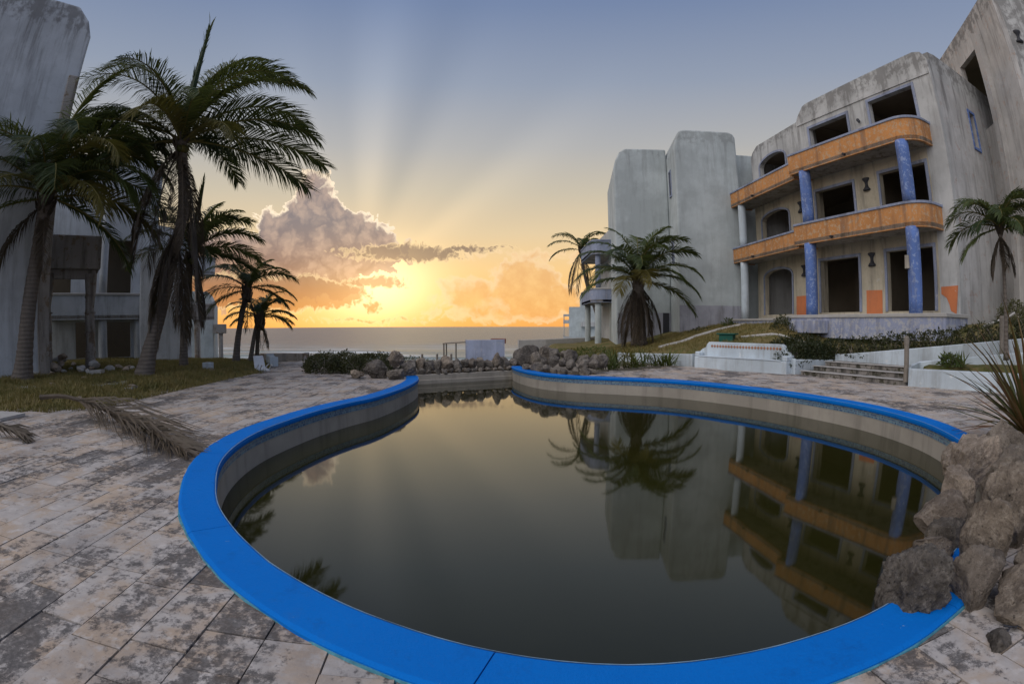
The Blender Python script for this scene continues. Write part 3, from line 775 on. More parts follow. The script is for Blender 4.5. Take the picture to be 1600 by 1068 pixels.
for a0, a1 in ((3.05, 3.96), (7.06, 7.88), (-.5, -.05)):
    mb = MB(); pts = [(a0, 2.22), (a1, 2.22), (a1, 3.28), (a0, 3.3)]
    if a0 > 7: pts = [(a0 + .45, 2.35), (a1 - .1, 2.22), (a1, 3.3), (a0, 3.28), (a0, 3.0), (a0 + .25, 2.85), (a0 + .38, 2.6)]
    mb.prism([FR(a, .004, z) for a, z in pts], [FR(a, .014, z) for a, z in pts]); put('dado_panel', mb, m_orange2, hotel)
pathR = round_path(-.05, 7.35, 1.6, 0, 1.0)
balcony(hotel, FR, pathR, 5.46, 6.48, m_orange, m_lilac, m_slabu, [(2.4, 1.6)])
balcony(hotel, FR, pathR, 8.92, 9.95, m_orange, m_lilac, m_slabu, [(3.6, 1.6)])
for a in (.77, 6.55):
    for z0, z1 in ((2.2, 5.5), (6.48, 8.96)): column(hotel, FR, a, 1.36, z0, z1, .29, m_blue)
hourglass(hotel, FR, 3.48, 8.0); hourglass(hotel, FR, 3.44, 4.62)
mb = MB(); mb.tube([FR(3.6, .02, 11.0), FR(3.6, .14, 11.05), FR(3.68, .2, 10.9)], [.05, .09, .04], 6); put('broken_lamp', mb, m_black, hotel)
mb = MB(); mb.tube([FR(6.55 - .18, 1.62, 3.9), FR(6.55 - .18, 1.635, 4.4)], [.13, .1], 8); put('bare_patch', mb, m_poolwall, hotel)
# left half: arched openings
ga = [(1.18, 4.12, 2.36, 4.95)]; fa = [(1.15, 4.1, 6.0, 8.35)]; saL = [(1.36, 4.25, 9.5, 11.75)]
put('lower_wall', wall(FL, .35, 7.0, 1.7, 8.95, 0, T, ga + fa), m_cream, hotel)
put('upper_wall', wall(FL, .35, 7.0, 8.95, 11.9, 0, T, saL), m_white, hotel)
put('parapet', profile(FL, [(.35, 11.9), (.35, 12.2), (.6, 12.5), (1.2, 12.8), (7.0, 12.72), (7.0, 11.9)], 0, -T), m_white, hotel)
for (a0, a1, z0, z1), spring in ((ga[0], 4.55), (fa[0], 7.95), (saL[0], 11.3)):
    put('arch_head', arch_fill(FL, a0, a1, spring, z1, -.002, T - .004), m_cream if z1 < 9 else m_white, hotel)
    put('arch_trim', arch_trim(FL, a0, a1, spring, z1, 0), m_lilac, hotel)
    for a_ in (a0 - .12, a1): box_obj('window_jamb', FL, a_, a_ + .12, -.01, .05, z0, spring, m_lilac, hotel)
put('end_wall', wall(Frame(FL(.35, 0, 0).xy, (.998, .064)), T + .002, 8, 1.2, 12.2, .0, -.25), m_white, hotel)
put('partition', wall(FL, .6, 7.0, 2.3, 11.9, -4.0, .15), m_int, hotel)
pathL = round_path(-.1, 7.1, 1.6, 0, 0)
balcony(hotel, FL, pathL, 5.46, 6.4, m_orange, m_lilac, m_slabu, [(2.6, 1.6)])
balcony(hotel, FL, pathL, 8.9, 9.86, m_orange, m_lilac, m_slabu, [(2.9, 1.6)])
for z0, z1 in ((2.1, 5.5), (6.4, 8.94)): column(hotel, FL, 1.0, 1.34, z0, z1, .24, m_wallpaint)
hourglass(hotel, FL, 5.3, 8.0); hourglass(hotel, FL, 5.3, 4.6)
box_obj('plinth', FL, -.3, 7.2, 0.0, 1.95, 1.2, 1.98, m_plinth, hotel); box_obj('plinth_top', FL, -.35, 7.25, .002, 2.0, 1.98, 2.1, m_pale, hotel, bevel=.02)
box_obj('dado_panel', FL, 4.5, 6.6, .004, .014, 2.15, 3.3, m_orange2, hotel)

# next tower to the right, set back
F3 = Frame((23.3, 18.1), (-.406, -.914))
t3 = thing('hotel_tower', tuple(F3(3, -3, 1.7)), 'tall stained tower rising beside the side wall of the orange-balcony block, with a slit opening', 'building')
put('front_wall', wall(F3, -3.0, 7.05, 1.2, 15.4, 0, .3, [(1.8, 4.2, 11.0, 14.9)]), m_side3, t3)
put('parapet', profile(F3, [(-3, 15.4), (-3, 16.2), (-2.6, 16.5), (6.4, 16.6), (6.8, 16.5), (7.05, 16.1), (7.05, 15.4)], 0, -.3), m_side3, t3)
F3s = Frame(F3(7.05, 0, 0).xy, (.914, -.406))
put('side_wall', wall(F3s, .302, 9, 1.2, 16.3, 0, .3, [(1.6, 3.0, 12.0, 14.2)]), m_white, t3)
put('window_frame', frame_bars(F3s, (1.6, 3.0, 12.0, 14.2), 0), m_blue, t3)
put('fin', profile(F3, [(4.4, 1.5), (4.9, 1.5), (4.9, 15.2), (4.4, 15.5)], .3, .002), m_side3, t3)
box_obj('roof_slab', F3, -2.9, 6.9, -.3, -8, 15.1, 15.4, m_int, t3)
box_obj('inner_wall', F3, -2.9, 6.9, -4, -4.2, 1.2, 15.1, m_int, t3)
bal3 = round_path(1.2, 4.0, 1.2); balcony(t3, F3s, bal3, 8.6, 9.5, m_orange, m_blue, m_slabu)
mb = MB(); mb.tube([F3(6.3, .1, 1.6), F3(6.3, .1, 8.0)], .055, 8); put('downpipe', mb, m_pale, t3)
hourglass(t3, F3s, .8, 14.0)

# blank twin towers before the sea
F1 = Frame((9.9, 29.2), (4.1, -.5))
t1 = thing('blank_tower', tuple(F1(1, -3, .8)), 'pair of blank grey stucco towers with rounded shoulders left of the balcony block', 'building')
put('tower_wall', profile(F1, [(0, .6), (4.13, .6), (4.13, 13.55), (4.0, 13.8), (3.7, 13.92), (.75, 13.92), (.4, 13.8), (.15, 13.3), (0, 12.6)], 0, -9), m_tower, t1, bevel=.12)
put('tower_wall', profile(F1, [(-3.6, .4), (-.01, .6), (-.01, 13.45), (-2.75, 13.45), (-3.15, 13.2), (-3.45, 12.6), (-3.6, 12.0)], -2.6, -9), m_tower, t1, bevel=.1)
put('stair_wall', profile(F1, [(4.14, 1.0), (8.5, 1.0), (8.5, 12.75), (4.14, 12.75)], -1.0, -8), m_tower, t1, bevel=.06)
FS = Frame(F1(0, -2.6, 0).xy, F1(0, 0, 0).xy - F1(0, -2.6, 0).xy)
for z in (5.6, 9.9):
    put('slit_window', frame_bars(Frame(F1(0, -2.2, 0).xy, (-F1.n.x * -1, -F1.n.y * -1)), (.4, .9, z, z + 1.6), 0, w=.08, d=.06), m_lilac, t1)
    mbx = MB(); mbx.box(F1, -.012, -.004, -1.8, -1.3, z, z + 1.6); put('window_pane', mbx, m_black, t1)
mb = MB(); mb.box(F1, -3.5, -.02, -2.62, -2.585, .4, 2.5); put('dado_panel', mb, mat('stucco_dado', stucco, col=(.36, .37, .42), amt=.5), t1)
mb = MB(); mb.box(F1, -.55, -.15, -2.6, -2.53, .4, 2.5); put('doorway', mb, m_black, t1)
mb = MB(); mb.box(F1, .02, 4.1, -.02, .012, .5, 2.9); put('dado_panel', mb, mat('stucco_dado', stucco, col=(.36, .37, .42), amt=.5), t1)

# purple-balcony block behind the towers
F0 = Frame((7.6, 43.5), (.0, -1.0))
t0 = thing('hotel_building', (9, 39, .2), 'distant wing with lilac rounded balconies on a fat column beside the bushy palm', 'building')
put('wall', wall(F0, 0, 7.0, -.2, 9.2, 0, .3, [(4.3, 6.2, .6, 2.9), (4.3, 6.2, 4.5, 6.4)]), m_white, t0)
put('end_wall', wall(Frame(F0(7, 0, 0).xy, (1, 0)), .31, 6, -.2, 9.2, 0, .3), m_tower, t0)
box_obj('roof_slab', F0, .1, 6.9, -.3, -5.5, 8.9, 9.1, m_int, t0); box_obj('inner_wall', F0, .1, 6.7, -2, -2.2, 0, 8.8, m_int, t0)
pth = round_path(1.0, 7.3, 1.9, .8, .8)
balcony(t0, F0, pth, 3.35, 4.4, m_lilac, m_pale, m_slabu); balcony(t0, F0, pth, 6.85, 7.9, m_lilac, m_lilac, m_slabu)
for a in (6.7, 1.6): column(t0, F0, a, 1.35, -.2, 3.4, .24, m_tower)
column(t0, F0, 6.7, 1.35, 4.4, 6.9, .2, m_lilac)

# far white hotel by the beach
FF = Frame((11.0, 98), (5.0, -.4))
tf = thing('beach_hotel', (13, 99, -1.5), 'small far white stepped hotel with two balconies standing by the sea', 'building')
put('wall', wall(FF, 0, 5, -2.5, 5.4, 0, .3, [(3.1, 3.9, 3.2, 4.8), (3.1, 3.9, -.2, 1.5)]), m_tower, tf)
put('upper_wall', wall(FF, 2.2, 5, 5.4, 7.9, 0, .3, [(3.1, 3.9, 5.7, 6.9)]), m_tower, tf)
box_obj('back_room', FF, .1, 4.9, -.4, -5, -2.5, 5.3, m_tower, tf); box_obj('back_room', FF, 2.3, 4.9, -.4, -5, 5.4, 7.8, m_tower, tf)
for z in (1.6, -1.6 + .0):
    box_obj('balcony', FF, 2.3, 4.9, .002, 1.1, z, z + .9, m_white, tf); box_obj('side_balcony', FF, -1.1, -.01, -2.0, -.2, z + .6, z + 1.3, m_white, tf)
box_obj('side_balcony', FF, -1.1, -.01, -2.0, -.2, 3.6, 4.0, m_white, tf)
for z0, z1 in ((-2.4, -1.0), (-.3, 2.2), (2.9, 3.6)):
    column(tf, FF, -1.0, -.35, z0, z1, .09, m_pale, 8, 'post')

# ------------------------------------------------------------------ left side buildings
FT = Frame((-14.8 - 7 * .5, 11.7 - 7 * .87), (.5, .87))
lt = thing('hotel_tower', tuple(FT(5, -2, .1)), 'tall bluish-grey stucco tower with a chamfered top behind the leftmost palm', 'building')
put('tower_wall', profile(FT, [(-3, -.2), (7, -.2), (7, 12.0), (6.75, 12.6), (6.2, 13.1), (-3, 13.4)], 0, -6), m_left, lt, bevel=.1)
put('pilaster', profile(FT, [(6.55, -.1), (6.98, -.1), (6.98, 10.3), (6.55, 10.3)], .1, .002), m_raw, lt, bevel=.03)
FA = Frame((-16.1, 12.2), (1.35, 1.55))
ra = thing('ruined_wing', tuple(FA(1.5, -1.5, .1)), 'collapsed balcony of crumbling raw concrete on cracked columns behind the palms', 'building')
box_obj('balcony', FA, -.6, 2.35, -.3, .0, 3.75, 4.95, m_raw, ra, bevel=.05); box_obj('balcony_slab', FA, -.6, 2.3, -3.6, -.302, 3.75, 3.95, m_raw, ra)
box_obj('beam', FA, -.4, 2.2, -.5, -.31, 3.42, 3.75, m_raw, ra)
for a, b in ((2.0, -.3), (.28, -.3), (2.0, -1.2)):
    mb = MB(); zz = [-.1, .5, 1.1, 1.8, 2.4, 3.0, 3.6]
    mb.tube([FA(a + .02 * math.sin(7 * z), b, z) for z in zz], [.24, .2, .17, .19, .16, .2, .24], 10); put('column', mb, m_raw, ra)
    for z in (.8, 1.5, 2.2, 2.8):
        mb = MB(); mb.tube([FA(a, b, z), FA(a, b, z + .05)], .215, 10); put('stirrup_band', mb, m_raw, ra)
FB = Frame((-21.6, 16.4), (3.2, 3.4))
rb = thing('hotel_building', tuple(FB(3, -2, .0)), 'dim grey wing with a plain concrete balcony and dark openings behind the tall palm', 'building')
put('wall', wall(FB, -3, 6.0, -.5, 10.6, -1.8, .3, [(1.8, 2.6, .2, 2.0), (3.4, 4.9, .2, 2.0), (3.4, 4.9, 3.4, 6.2), (.2, 1.5, 3.4, 6.0)]), m_left, rb)
put('end_wall', wall(Frame(FB(6.0, -1.8, 0).xy, (-.72, .69)), .31, 6, -.5, 10.6, 0, -.3), m_left, rb)
box_obj('inner_wall', FB, -2.8, 5.8, -4.0, -4.2, -.3, 10.3, m_int, rb); box_obj('roof_slab', FB, -2.9, 5.9, -2.1, -6, 10.2, 10.4, m_int, rb)
balcony(rb, FB, [(.4, -1.8), (.4, .0), (5.5, .0), (5.5, -1.8)], 2.1, 3.35, m_left, m_pale, m_slabu)
for a in (3.3, 5.2): column(rb, FB, a, -.35, -.4, 2.15, .24, m_left)
column(rb, FB, 3.3, -.35, 3.35, 8.5, .22, m_left)
FC = Frame((-16.6, 18.6), (2.1, .7))
rc = thing('garden_wall_block', tuple(FC(1, -2, 0)), 'low blank grey wall block between the tall palm and the young palm', 'building')
put('wall', profile(FC, [(0, -.3), (2.2, -.3), (2.2, 4.6), (1.9, 5.1), (0, 5.2)], 0, -.7), m_left, rc, bevel=.08)
FD = Frame((-22.9, 29.7), (1.0, 2.6))
rd = thing('hotel_building', tuple(FD(1.5, -2, -1)), 'far left wing with two small rounded balconies stacked on one column', 'building')
put('wall', profile(FD, [(-2, -1.5), (2.4, -1.5), (2.4, 8.2), (2.0, 8.8), (-2, 8.9)], -1.6, -6), m_left, rd)
pth = round_path(.0, 2.6, 2.2, .7, .7)
balcony(rd, FD, [(a, b - .5) for a, b in pth], 5.3, 6.5, m_left, m_pale, m_slabu); balcony(rd, FD, [(a, b - .5) for a, b in pth], 2.2, 3.3, m_raw, m_pale, m_slabu)
column(rd, FD, 1.1, 1.2, -1.4, 2.25, .22, m_raw); column(rd, FD, 1.1, 1.2, 3.3, 5.35, .2, m_raw)
FE = Frame((-27.8, 37.0), (2.5, 1.4))
re_ = thing('hotel_building', tuple(FE(1, -2, -1.5)), 'last pale wing on the left with a flat-roofed porch facing the sea', 'building')
put('wall', profile(FE, [(0, -2), (2.85, -2), (2.85, 3.6), (2.3, 4.7), (0, 4.8)], 0, -6), m_tower, re_, bevel=.08)
box_obj('porch_roof', FE, 2.86, 3.95, -1.5, .3, 1.15, 1.95, m_raw, re_, bevel=.04); column(re_, FE, 3.5, .0, -2.2, 1.16, .2, m_raw)

# ------------------------------------------------------------------ low walls, bench, steps
FBn = Frame((7.55, 19.75), (2.15, -3.72))          # along the bench, outward towards the pool
bench = thing('garden_bench', tuple(FBn(2, 0, 0)), 'pale blue built-in masonry bench with a band of small diamond tiles on its back', 'bench')
put('base', profile(FBn, [(0, -.05), (4.3, -.05), (4.3, .44), (0, .44)], .28, -.2), m_wallpaint, bench, bevel=.03)
bk = [(0, .441), (.0, .66), (.12, .74), (.28, .80), (.36, .95), (.45, 1.02), (3.85, 1.02), (3.96, .96), (4.05, .8), (4.2, .70), (4.3, .62), (4.3, .441)]
put('backrest', profile(FBn, bk, -.1, -.32), m_wallpaint, bench, bevel=.02)
for a in (0.0, 4.08):
    put('armrest', profile(Frame(FBn(a, 0, 0).xy, FBn.u.xy), [(0, .441), (.22, .441), (.22, .60), (0, .64)], .24, -.098), m_wallpaint, bench, bevel=.03)
put('seat', profile(FBn, [(.23, .442), (4.07, .442), (4.07, .475), (.23, .475)], .3, -.098), m_wallpaint, bench, bevel=.01)
dm = MB(); s_ = .062
for k in range(24):
    a = .62 + k * .139; mb = MB(); z = .86
    mb.prism([FBn(a - s_, -.098, z), FBn(a, -.098, z - s_), FBn(a + s_, -.098, z), FBn(a, -.098, z + s_)], [FBn(a - s_, -.086, z), FBn(a, -.086, z - s_), FBn(a + s_, -.086, z), FBn(a, -.086, z + s_)])
    put('diamond_tile', mb, m_terra, bench)
def lowwall(name, pts, h0, h1, t, m, label, cat='wall', z0=-.06, group=None, bevel=.03):
    pts = [Vector((x, y, 0)) for x, y in pts]; o = thing(name, tuple(pts[0]), label, cat, group)
    L = sum((b - a).length for a, b in zip(pts, pts[1:])); s = 0; mb = MB(); n = len(pts)
    for k, p in enumerate(pts):
        if k: s += (p - pts[k - 1]).length
        tt = (pts[min(k + 1, n - 1)] - pts[max(k - 1, 0)]).normalized(); nn = Vector((-tt.y, tt.x, 0)) * t / 2
        h = h0 + (h1 - h0) * s / L
        for q, z in ((p - nn, z0), (p + nn, z0), (p + nn, h), (p - nn, h)): mb.v.append((q.x, q.y, z))
    for k in range(n - 1):
        for r_ in range(4): mb.f.append((k * 4 + r_, k * 4 + (r_ + 1) % 4, k * 4 + 4 + (r_ + 1) % 4, k * 4 + 4 + r_))
    e = (n - 1) * 4; mb.f += [(0, 1, 2, 3), (e + 3, e + 2, e + 1, e)]
    put('wall_body', mb, m, o, bevel=bevel); return o
lowwall('retaining_wall', [(5.2, 24.3), (6.85, 21.5), (7.5, 20.05)], .34, .50, .26, m_wallpaint, 'short pale retaining wall between the lily clump and the built-in bench')
lowwall('retaining_wall', [(9.78, 16.0), (10.6, 16.25), (12.2, 16.85)], .52, .42, .26, m_wallpaint, 'pale retaining wall under the overhanging hedge right of the bench')
lowwall('retaining_wall', [(12.35, 16.7), (12.9, 14.6), (13.8, 11.6), (14.7, 8.6), (16.2, 4.6)], .62, 1.95, .24, m_wallpaint, 'long sloping pale parapet wall rising along the foot of the hedge')
pw = lowwall('planter_wall', [(11.35, 11.5), (12.62, 9.5), (15.3, 5.3), (17.4, 1.6)], .50, .56, .22, m_wallpaint, 'thick pale blue planter wall beside the steps under the wooden post')
lowwall('path_kerb', [(11.55, 11.75), (12.3, 12.0), (12.95, 11.3), (13.7, 9.6), (14.6, 7.4)], .56, 1.25, .12, m_wallpaint, 'thin pale curved kerb climbing behind the planter wall', 'kerb', z0=.1)
steps = thing('stone_steps', (11, 13.8, 0), 'shallow overgrown stone steps climbing between the hedge wall and the planter', 'steps')
FSt = Frame((9.95, 15.7), (1.45, -4.15)); 
for k in range(3):
    box_obj('step', FSt, .02 + .0 * k, 4.28 - .12 * k, -.75 * k, -.75 * (k + 1) + (-1.3 if k == 2 else .02), -.06, .135 * (k + 1), m_step, steps, bevel=.02)
    box_obj('nosing', FSt, .0, 4.3 - .12 * k, -.75 * k + .05, -.75 * k - .16, .135 * (k + 1) - .005, .135 * (k + 1) + .02, m_pale, steps, bevel=.015)
def post(x, y, z0, z1, label):
    o = thing('wooden_post', (x, y, z0), label, 'post'); mb = MB()
    mb.tube([(x, y, z0 - .2), (x + .01, y, z0 + .3), (x - .01, y, z1 - .05), (x - .005, y, z1)], [.085, .08, .085, .06], 9); put('shaft', mb, m_wood, o)
post(11.3, 11.62, .3, 1.42, 'weathered round wooden post standing at the corner of the planter wall')
post(13.98, 9.85, .9, 2.05, 'weathered round wooden post standing against the sloping parapet wall')
def lampbox(x, y, z, label, rz):
    o = thing('garden_light_box', (x, y, z), label, 'box'); P = Frame((x, y), (math.cos(rz), math.sin(rz)))
    box_obj('case', P, -.34, .34, -.16, .16, z - .15, z + .22, m_green, o, bevel=.02); box_obj('lid', P, -.44, .46, -.22, .22, z + .222, z + .28, m_green, o, bevel=.015)
lampbox(13.3, 13.2, terrain(13.3, 13.2) + .1, 'green plastic box on the grass below the blue plinth', R(-60)); lampbox(9.3, 20.8, terrain(9.3, 20.8) + .02, 'small green box lying on the slope behind the bench', R(-50))
kp = [(7.1 + 5.2 * k / 12, 24.0 + 1.3 * k / 12) for k in range(13)]; mb = MB(); mb.tube([(x, y, terrain(x, y) + .02) for x, y in kp], .11, 6); tag(put('concrete_kerb', mb, m_pale), 'long pale concrete edging climbing the grass towards the blank tower', 'kerb')
kp = [(9.9 + 2.6 * k / 10, 20.6 - 2.4 * k / 10) for k in range(11)]; mb = MB(); mb.tube([(x, y, terrain(x, y) + .01) for x, y in kp], .07, 6); tag(put('concrete_kerb', mb, m_pale), 'short pale concrete edging on the slope below the balcony columns', 'kerb')
mb = MB(); mb.tube([(15.6, 11.9, 1.75), (16.9, 11.6, 2.1), (17.2, 11.5, 2.25)], .045, 6); tag(put('fallen_pipe', mb, m_pale), 'white pipe lying on the grass beside the side wall of the hotel', 'pipe')

# beach edge: blue wall, shelter, roof
lowwall('beach_wall', [(-3.6, 40.0), (-1.2, 39.6), (-.6, 39.7)], .55, .6, .3, m_bluewall, 'blue-washed beach wall beyond the boulder row', z0=-3.2)
lowwall('beach_wall', [(.5, 39.9), (2.6, 40.5), (8.5, 44)], .55, .75, .3, m_pale, 'long pale beach wall running from the blue wall towards the lilac balconies', z0=-3.2)
sh = thing('beach_shelter', (-5.2, 46, -3), 'flat-roofed wooden beach shelter on thin posts beside the blue wall', 'shelter')
mb = MB(); mb.prism([(-6.2, 45.4, .04), (-3.9, 45.4, .18), (-3.9, 47.4, .18), (-6.2, 47.4, .04)], [(-6.2, 45.4, .12), (-3.9, 45.4, .26), (-3.9, 47.4, .26), (-6.2, 47.4, .12)]); put('roof', mb, m_wood, sh)
for x, y in ((-6.1, 45.5), (-5.0, 45.5), (-4.0, 45.5), (-6.1, 47.3), (-4.0, 47.3)):
    mb = MB(); mb.tube([(x, y, -3.2), (x, y, .1)], .07, 6); put('post', mb, m_wood, sh)
hb = thing('beach_hut', (-1.7, 58, -2.5), 'rust-red low hut roof peeping over the blue beach wall', 'hut')
box_obj('roof', PW, -2.4, -.7, 57, 60, -.3, .22, m_roofr, hb, bevel=.05); box_obj('walls', PW, -2.2, -.9, 57.2, 59.8, -3.2, -.302, m_bluewall, hb)
for x, y in ((-7.1, 40), (-5.9, 40), (-4.8, 40.2)):
    mb = MB(); mb.tube([(x, y, -3.2), (x, y, -.55)], .09, 6); tag(put('beach_post', mb, m_wood), 'short wooden post standing on the beach before the shelter', 'post', 'posts on the beach')

# ------------------------------------------------------------------ rocks
from mathutils import Matrix
def rock_mesh(name, sx, sy, sz, seed, sub=4, cuts=9, rough=.10, coral=.0):
    bm = bmesh.new(); bmesh.ops.create_icosphere(bm, subdivisions=sub, radius=1.0)
    rg = random.Random(seed); planes = []
    for _ in range(cuts):
        n = Vector((rg.gauss(0, 1), rg.gauss(0, 1), rg.gauss(0, .8))).normalized(); planes.append((n, rg.uniform(.46, .80)))
    so = Vector((seed * 3.7, seed * 1.3, seed * 5.1))
    for v in bm.verts:
        p = v.co.copy(); q = p * 1.3 + so
        p *= 1 + mn.fractal(q, 1.0, 2.0, 3) * rough
        for n, d in planes:
            e = p.dot(n) - d
            if e > 0: p -= n * e * .97
        q = p * 2.2 + so; d = p.normalized()
        p += d * (mn.fractal(q * 1.7, .8, 2.1, 6) * (.03 + rough * .12) - (.07 if coral else 0) * max(0, 1 - abs(mn.noise(q * 1.1 + so)) * 14))
        if coral:
            g = mn.noise(q * 2.2); h = mn.noise(q * 5.3)
            p += d * (-abs(g) * coral + h * coral * .45)
        v.co = Vector((p.x * sx, p.y * sy, p.z * sz))
    me = bpy.data.meshes.new(name); bm.to_mesh(me); bm.free()
    me.polygons.foreach_set('use_smooth', [coral > 0 or sub > 3] * len(me.polygons)); return me
def rock(name, loc, s, seed, m, label, group, rot=0, tilt=0, sub=4, coral=0.0, cuts=9, rough=.1):
    me = rock_mesh(name, *s, seed, sub, cuts, rough, coral); me.materials.append(m)
    o = bpy.data.objects.new(name, me); C.objects.link(o); o.location = loc; o.rotation_euler = (tilt, tilt * .6, rot)
    return tag(o, label, 'rock', group)
G1 = 'boulders heaped at the right end of the pool'
near_rocks = [
    ((2.36, 2.10, .12), (.29, .27, .27), 1, 'd', .16, 'rough dark pitted coral boulder sitting on the blue coping'),
    ((2.75, 1.88, .06), (.25, .26, .30), 2, 'n', .10, 'brown pitted boulder just behind the dark one on the coping'),
    ((3.12, 2.10, .22), (.27, .27, .38), 3, 'n', .06, 'tall upright brown boulder with a split dark face'),
    ((2.92, 1.52, .00), (.36, .32, .30), 4, 'n', .06, 'large squat brown boulder at the foot of the heap'),
    ((3.50, 1.72, .12), (.42, .36, .34), 5, 'n', .07, 'broad sloping brown boulder above the squat one'),
    ((2.88, 2.46, .08), (.30, .24, .18), 6, 'p', .04, 'pale flat-topped stone between the coping boulder and the ridged boulder'),
    ((3.52, 2.92, .10), (.33, .28, .23), 7, 'p', .03, 'blocky pale brown boulder with ridged sides overhanging the water'),
    ((4.72, 3.62, .24), (.48, .42, .40), 8, 'p', .03, 'big pale boulder with sharp facets near the sword plant'),
    ((4.15, 3.30, .16), (.26, .36, .36), 9, 'p', .03, 'leaning pale slab-like boulder at the water edge'),
    ((5.12, 4.08, .10), (.32, .28, .26), 10, 'p', .05, 'reddish pale stone wedged beside the big faceted boulder'),
    ((5.58, 4.36, .12), (.30, .27, .26), 11, 'p', .04, 'pale pointed stone on the end of the blue coping'),
    ((4.25, 2.75, .30), (.42, .38, .36), 12, 'n', .06, 'brown cracked boulder in the middle of the heap'),
    ((3.80, 2.35, .24), (.36, .34, .44), 13, 'n', .06, 'dark-sided boulder behind the upright one'),
    ((5.35, 3.55, .32), (.42, .40, .40), 14, 'n', .06, 'brown boulder behind the big faceted one'),
    ((4.5, 1.9, .22), (.5, .45, .5), 15, 'n', .07, 'large brown boulder at the back of the heap'),
    ((6.15, 4.25, .14), (.34, .30, .24), 16, 'p', .04, 'low pale stone under the sword plant'),
    ((3.30, 2.62, .0), (.26, .22, .22), 17, 'd', .10, 'dark grey cobble wedged under the ridged boulder'),
    ((3.75, 2.72, .06), (.28, .26, .26), 18, 'n', .05, 'small brown cobble filling the gap beside the flat-topped stone'),
    ((2.52, 1.42, -.0), (.12, .11, .09), 19, 'd', .08, 'fist-sized grey stone on the paving beside the heap'),
    ((5.00, 2.85, .38), (.5, .45, .5), 20, 'n', .06, 'big rugged brown boulder topping the back of the heap')]
RM = {'d': m_rockd, 'n': m_rock, 'p': m_rockp}
for i, (loc, s, seed, k, cor, lab) in enumerate(near_rocks):
    rock('boulder', loc, tuple(x * (1.0 if k == 'd' else .98) for x in s), seed, RM[k], lab, G1, rot=seed * 1.7, tilt=.35 * math.sin(seed * 2.1), sub=5, coral=cor * (1.2 if k == 'd' else .5), cuts=9 if k == 'd' else 14, rough=.18)
mb = MB(); rg = random.Random(2); pts = [Vector((2.62, 1.42, .03))]
for k in range(16): pts.append(pts[-1] + Vector((rg.uniform(-.06, .06) + .012, rg.uniform(-.05, .05) - .012, 0))); pts[-1].z = .02 + .012 * rg.random()
mb.tube(catmull([tuple(p) for p in pts], 4), .006, 5); tag(put('black_cord', mb, m_black, smooth=True), 'thin black cord lying in loops on the paving beside the boulder heap', 'cord')
# row on the channel wall
G2 = 'boulders along the far channel wall'
rg = random.Random(21)
P = Frame((-4.0, 17.95), (4.02, 2.35)); 
for k in range(15):
    a = -.1 + k * .355; s = rg.uniform(.23, .31)
    rock('boulder', tuple(P(a, -.40 + rg.uniform(-.12, .08), .12 + rg.uniform(-.03, .10))), (s * rg.uniform(.95, 1.2), s * rg.uniform(.8, 1.1), s * rg.uniform(.8, 1.25)), 40 + k, m_rockd if k % 3 else m_rock, 'dark rough boulder in the upper row on the far channel wall', G2, rot=k, tilt=rg.uniform(-.4, .4), sub=4, coral=.10, rough=.24, cuts=12)
for k in range(17):
    a = -.1 + k * .31; s = rg.uniform(.11, .17)
    rock('cobble', tuple(P(a, -.12, -.08 + rg.uniform(0, .03))), (s * 1.2, s, s * .8), 70 + k, m_rockd, 'small stone in the lower course on the far channel wall', 'small stones on the far channel wall', rot=k, tilt=.3, sub=3, coral=.1, rough=.2)
rock('boulder', (.55, 21.3, .28), (.85, .6, .62), 90, m_rockd, 'large dark boulder where the channel wall meets the right stone pile', None, sub=4, coral=.08, rough=.18)
# left pile
G3 = 'stones piled on the left tip of the pool'
for loc, s, sd, lab in (((-4.25, 15.6, .28), (.52, .42, .42), 101, 'largest grey boulder of the pile on the left pool tip'), ((-3.72, 16.1, .55), (.34, .3, .28), 102, 'grey stone perched on top of the left pile'),
                        ((-3.52, 15.35, .18), (.42, .36, .24), 103, 'wide mottled stone at the pool side of the left pile'), ((-4.85, 15.5, .12), (.34, .3, .2), 104, 'low grey stone at the bush side of the left pile'),
                        ((-3.3, 16.2, .2), (.3, .3, .28), 105, 'grey stone at the back of the left pile beside the coping')):
    rock('boulder', loc, s, sd, m_rockd if sd % 2 else m_rock, lab, G3, rot=sd, sub=5, coral=.13, rough=.24, cuts=14)
# right pile
rg = random.Random(33)
for k in range(21):
    t = k / 20; row = k % 3
    x = .55 + 2.15 * t + rg.uniform(-.1, .1) + .22 * row; y = 18.75 - 1.9 * t ** .8 + .33 * row
    z = .06 + .24 * row + rg.uniform(-.03, .05); s = rg.uniform(.22, .36) * (1.1 if row else .9)
    if row == 2 and t > .55: z -= .16
    rock('boulder', (x, y, z), (s, s * .9, s * rg.uniform(.75, 1.0)), 120 + k, m_rockd, ('grey pitted coral stone along the coping at the foot of the right tip pile', 'grey pitted coral stone in the middle of the right tip pile', 'grey pitted coral stone at the back of the right tip pile')[row], 'coral stones piled on the right tip of the pool', rot=k * 1.3, sub=4, coral=.16, rough=.2, cuts=12)
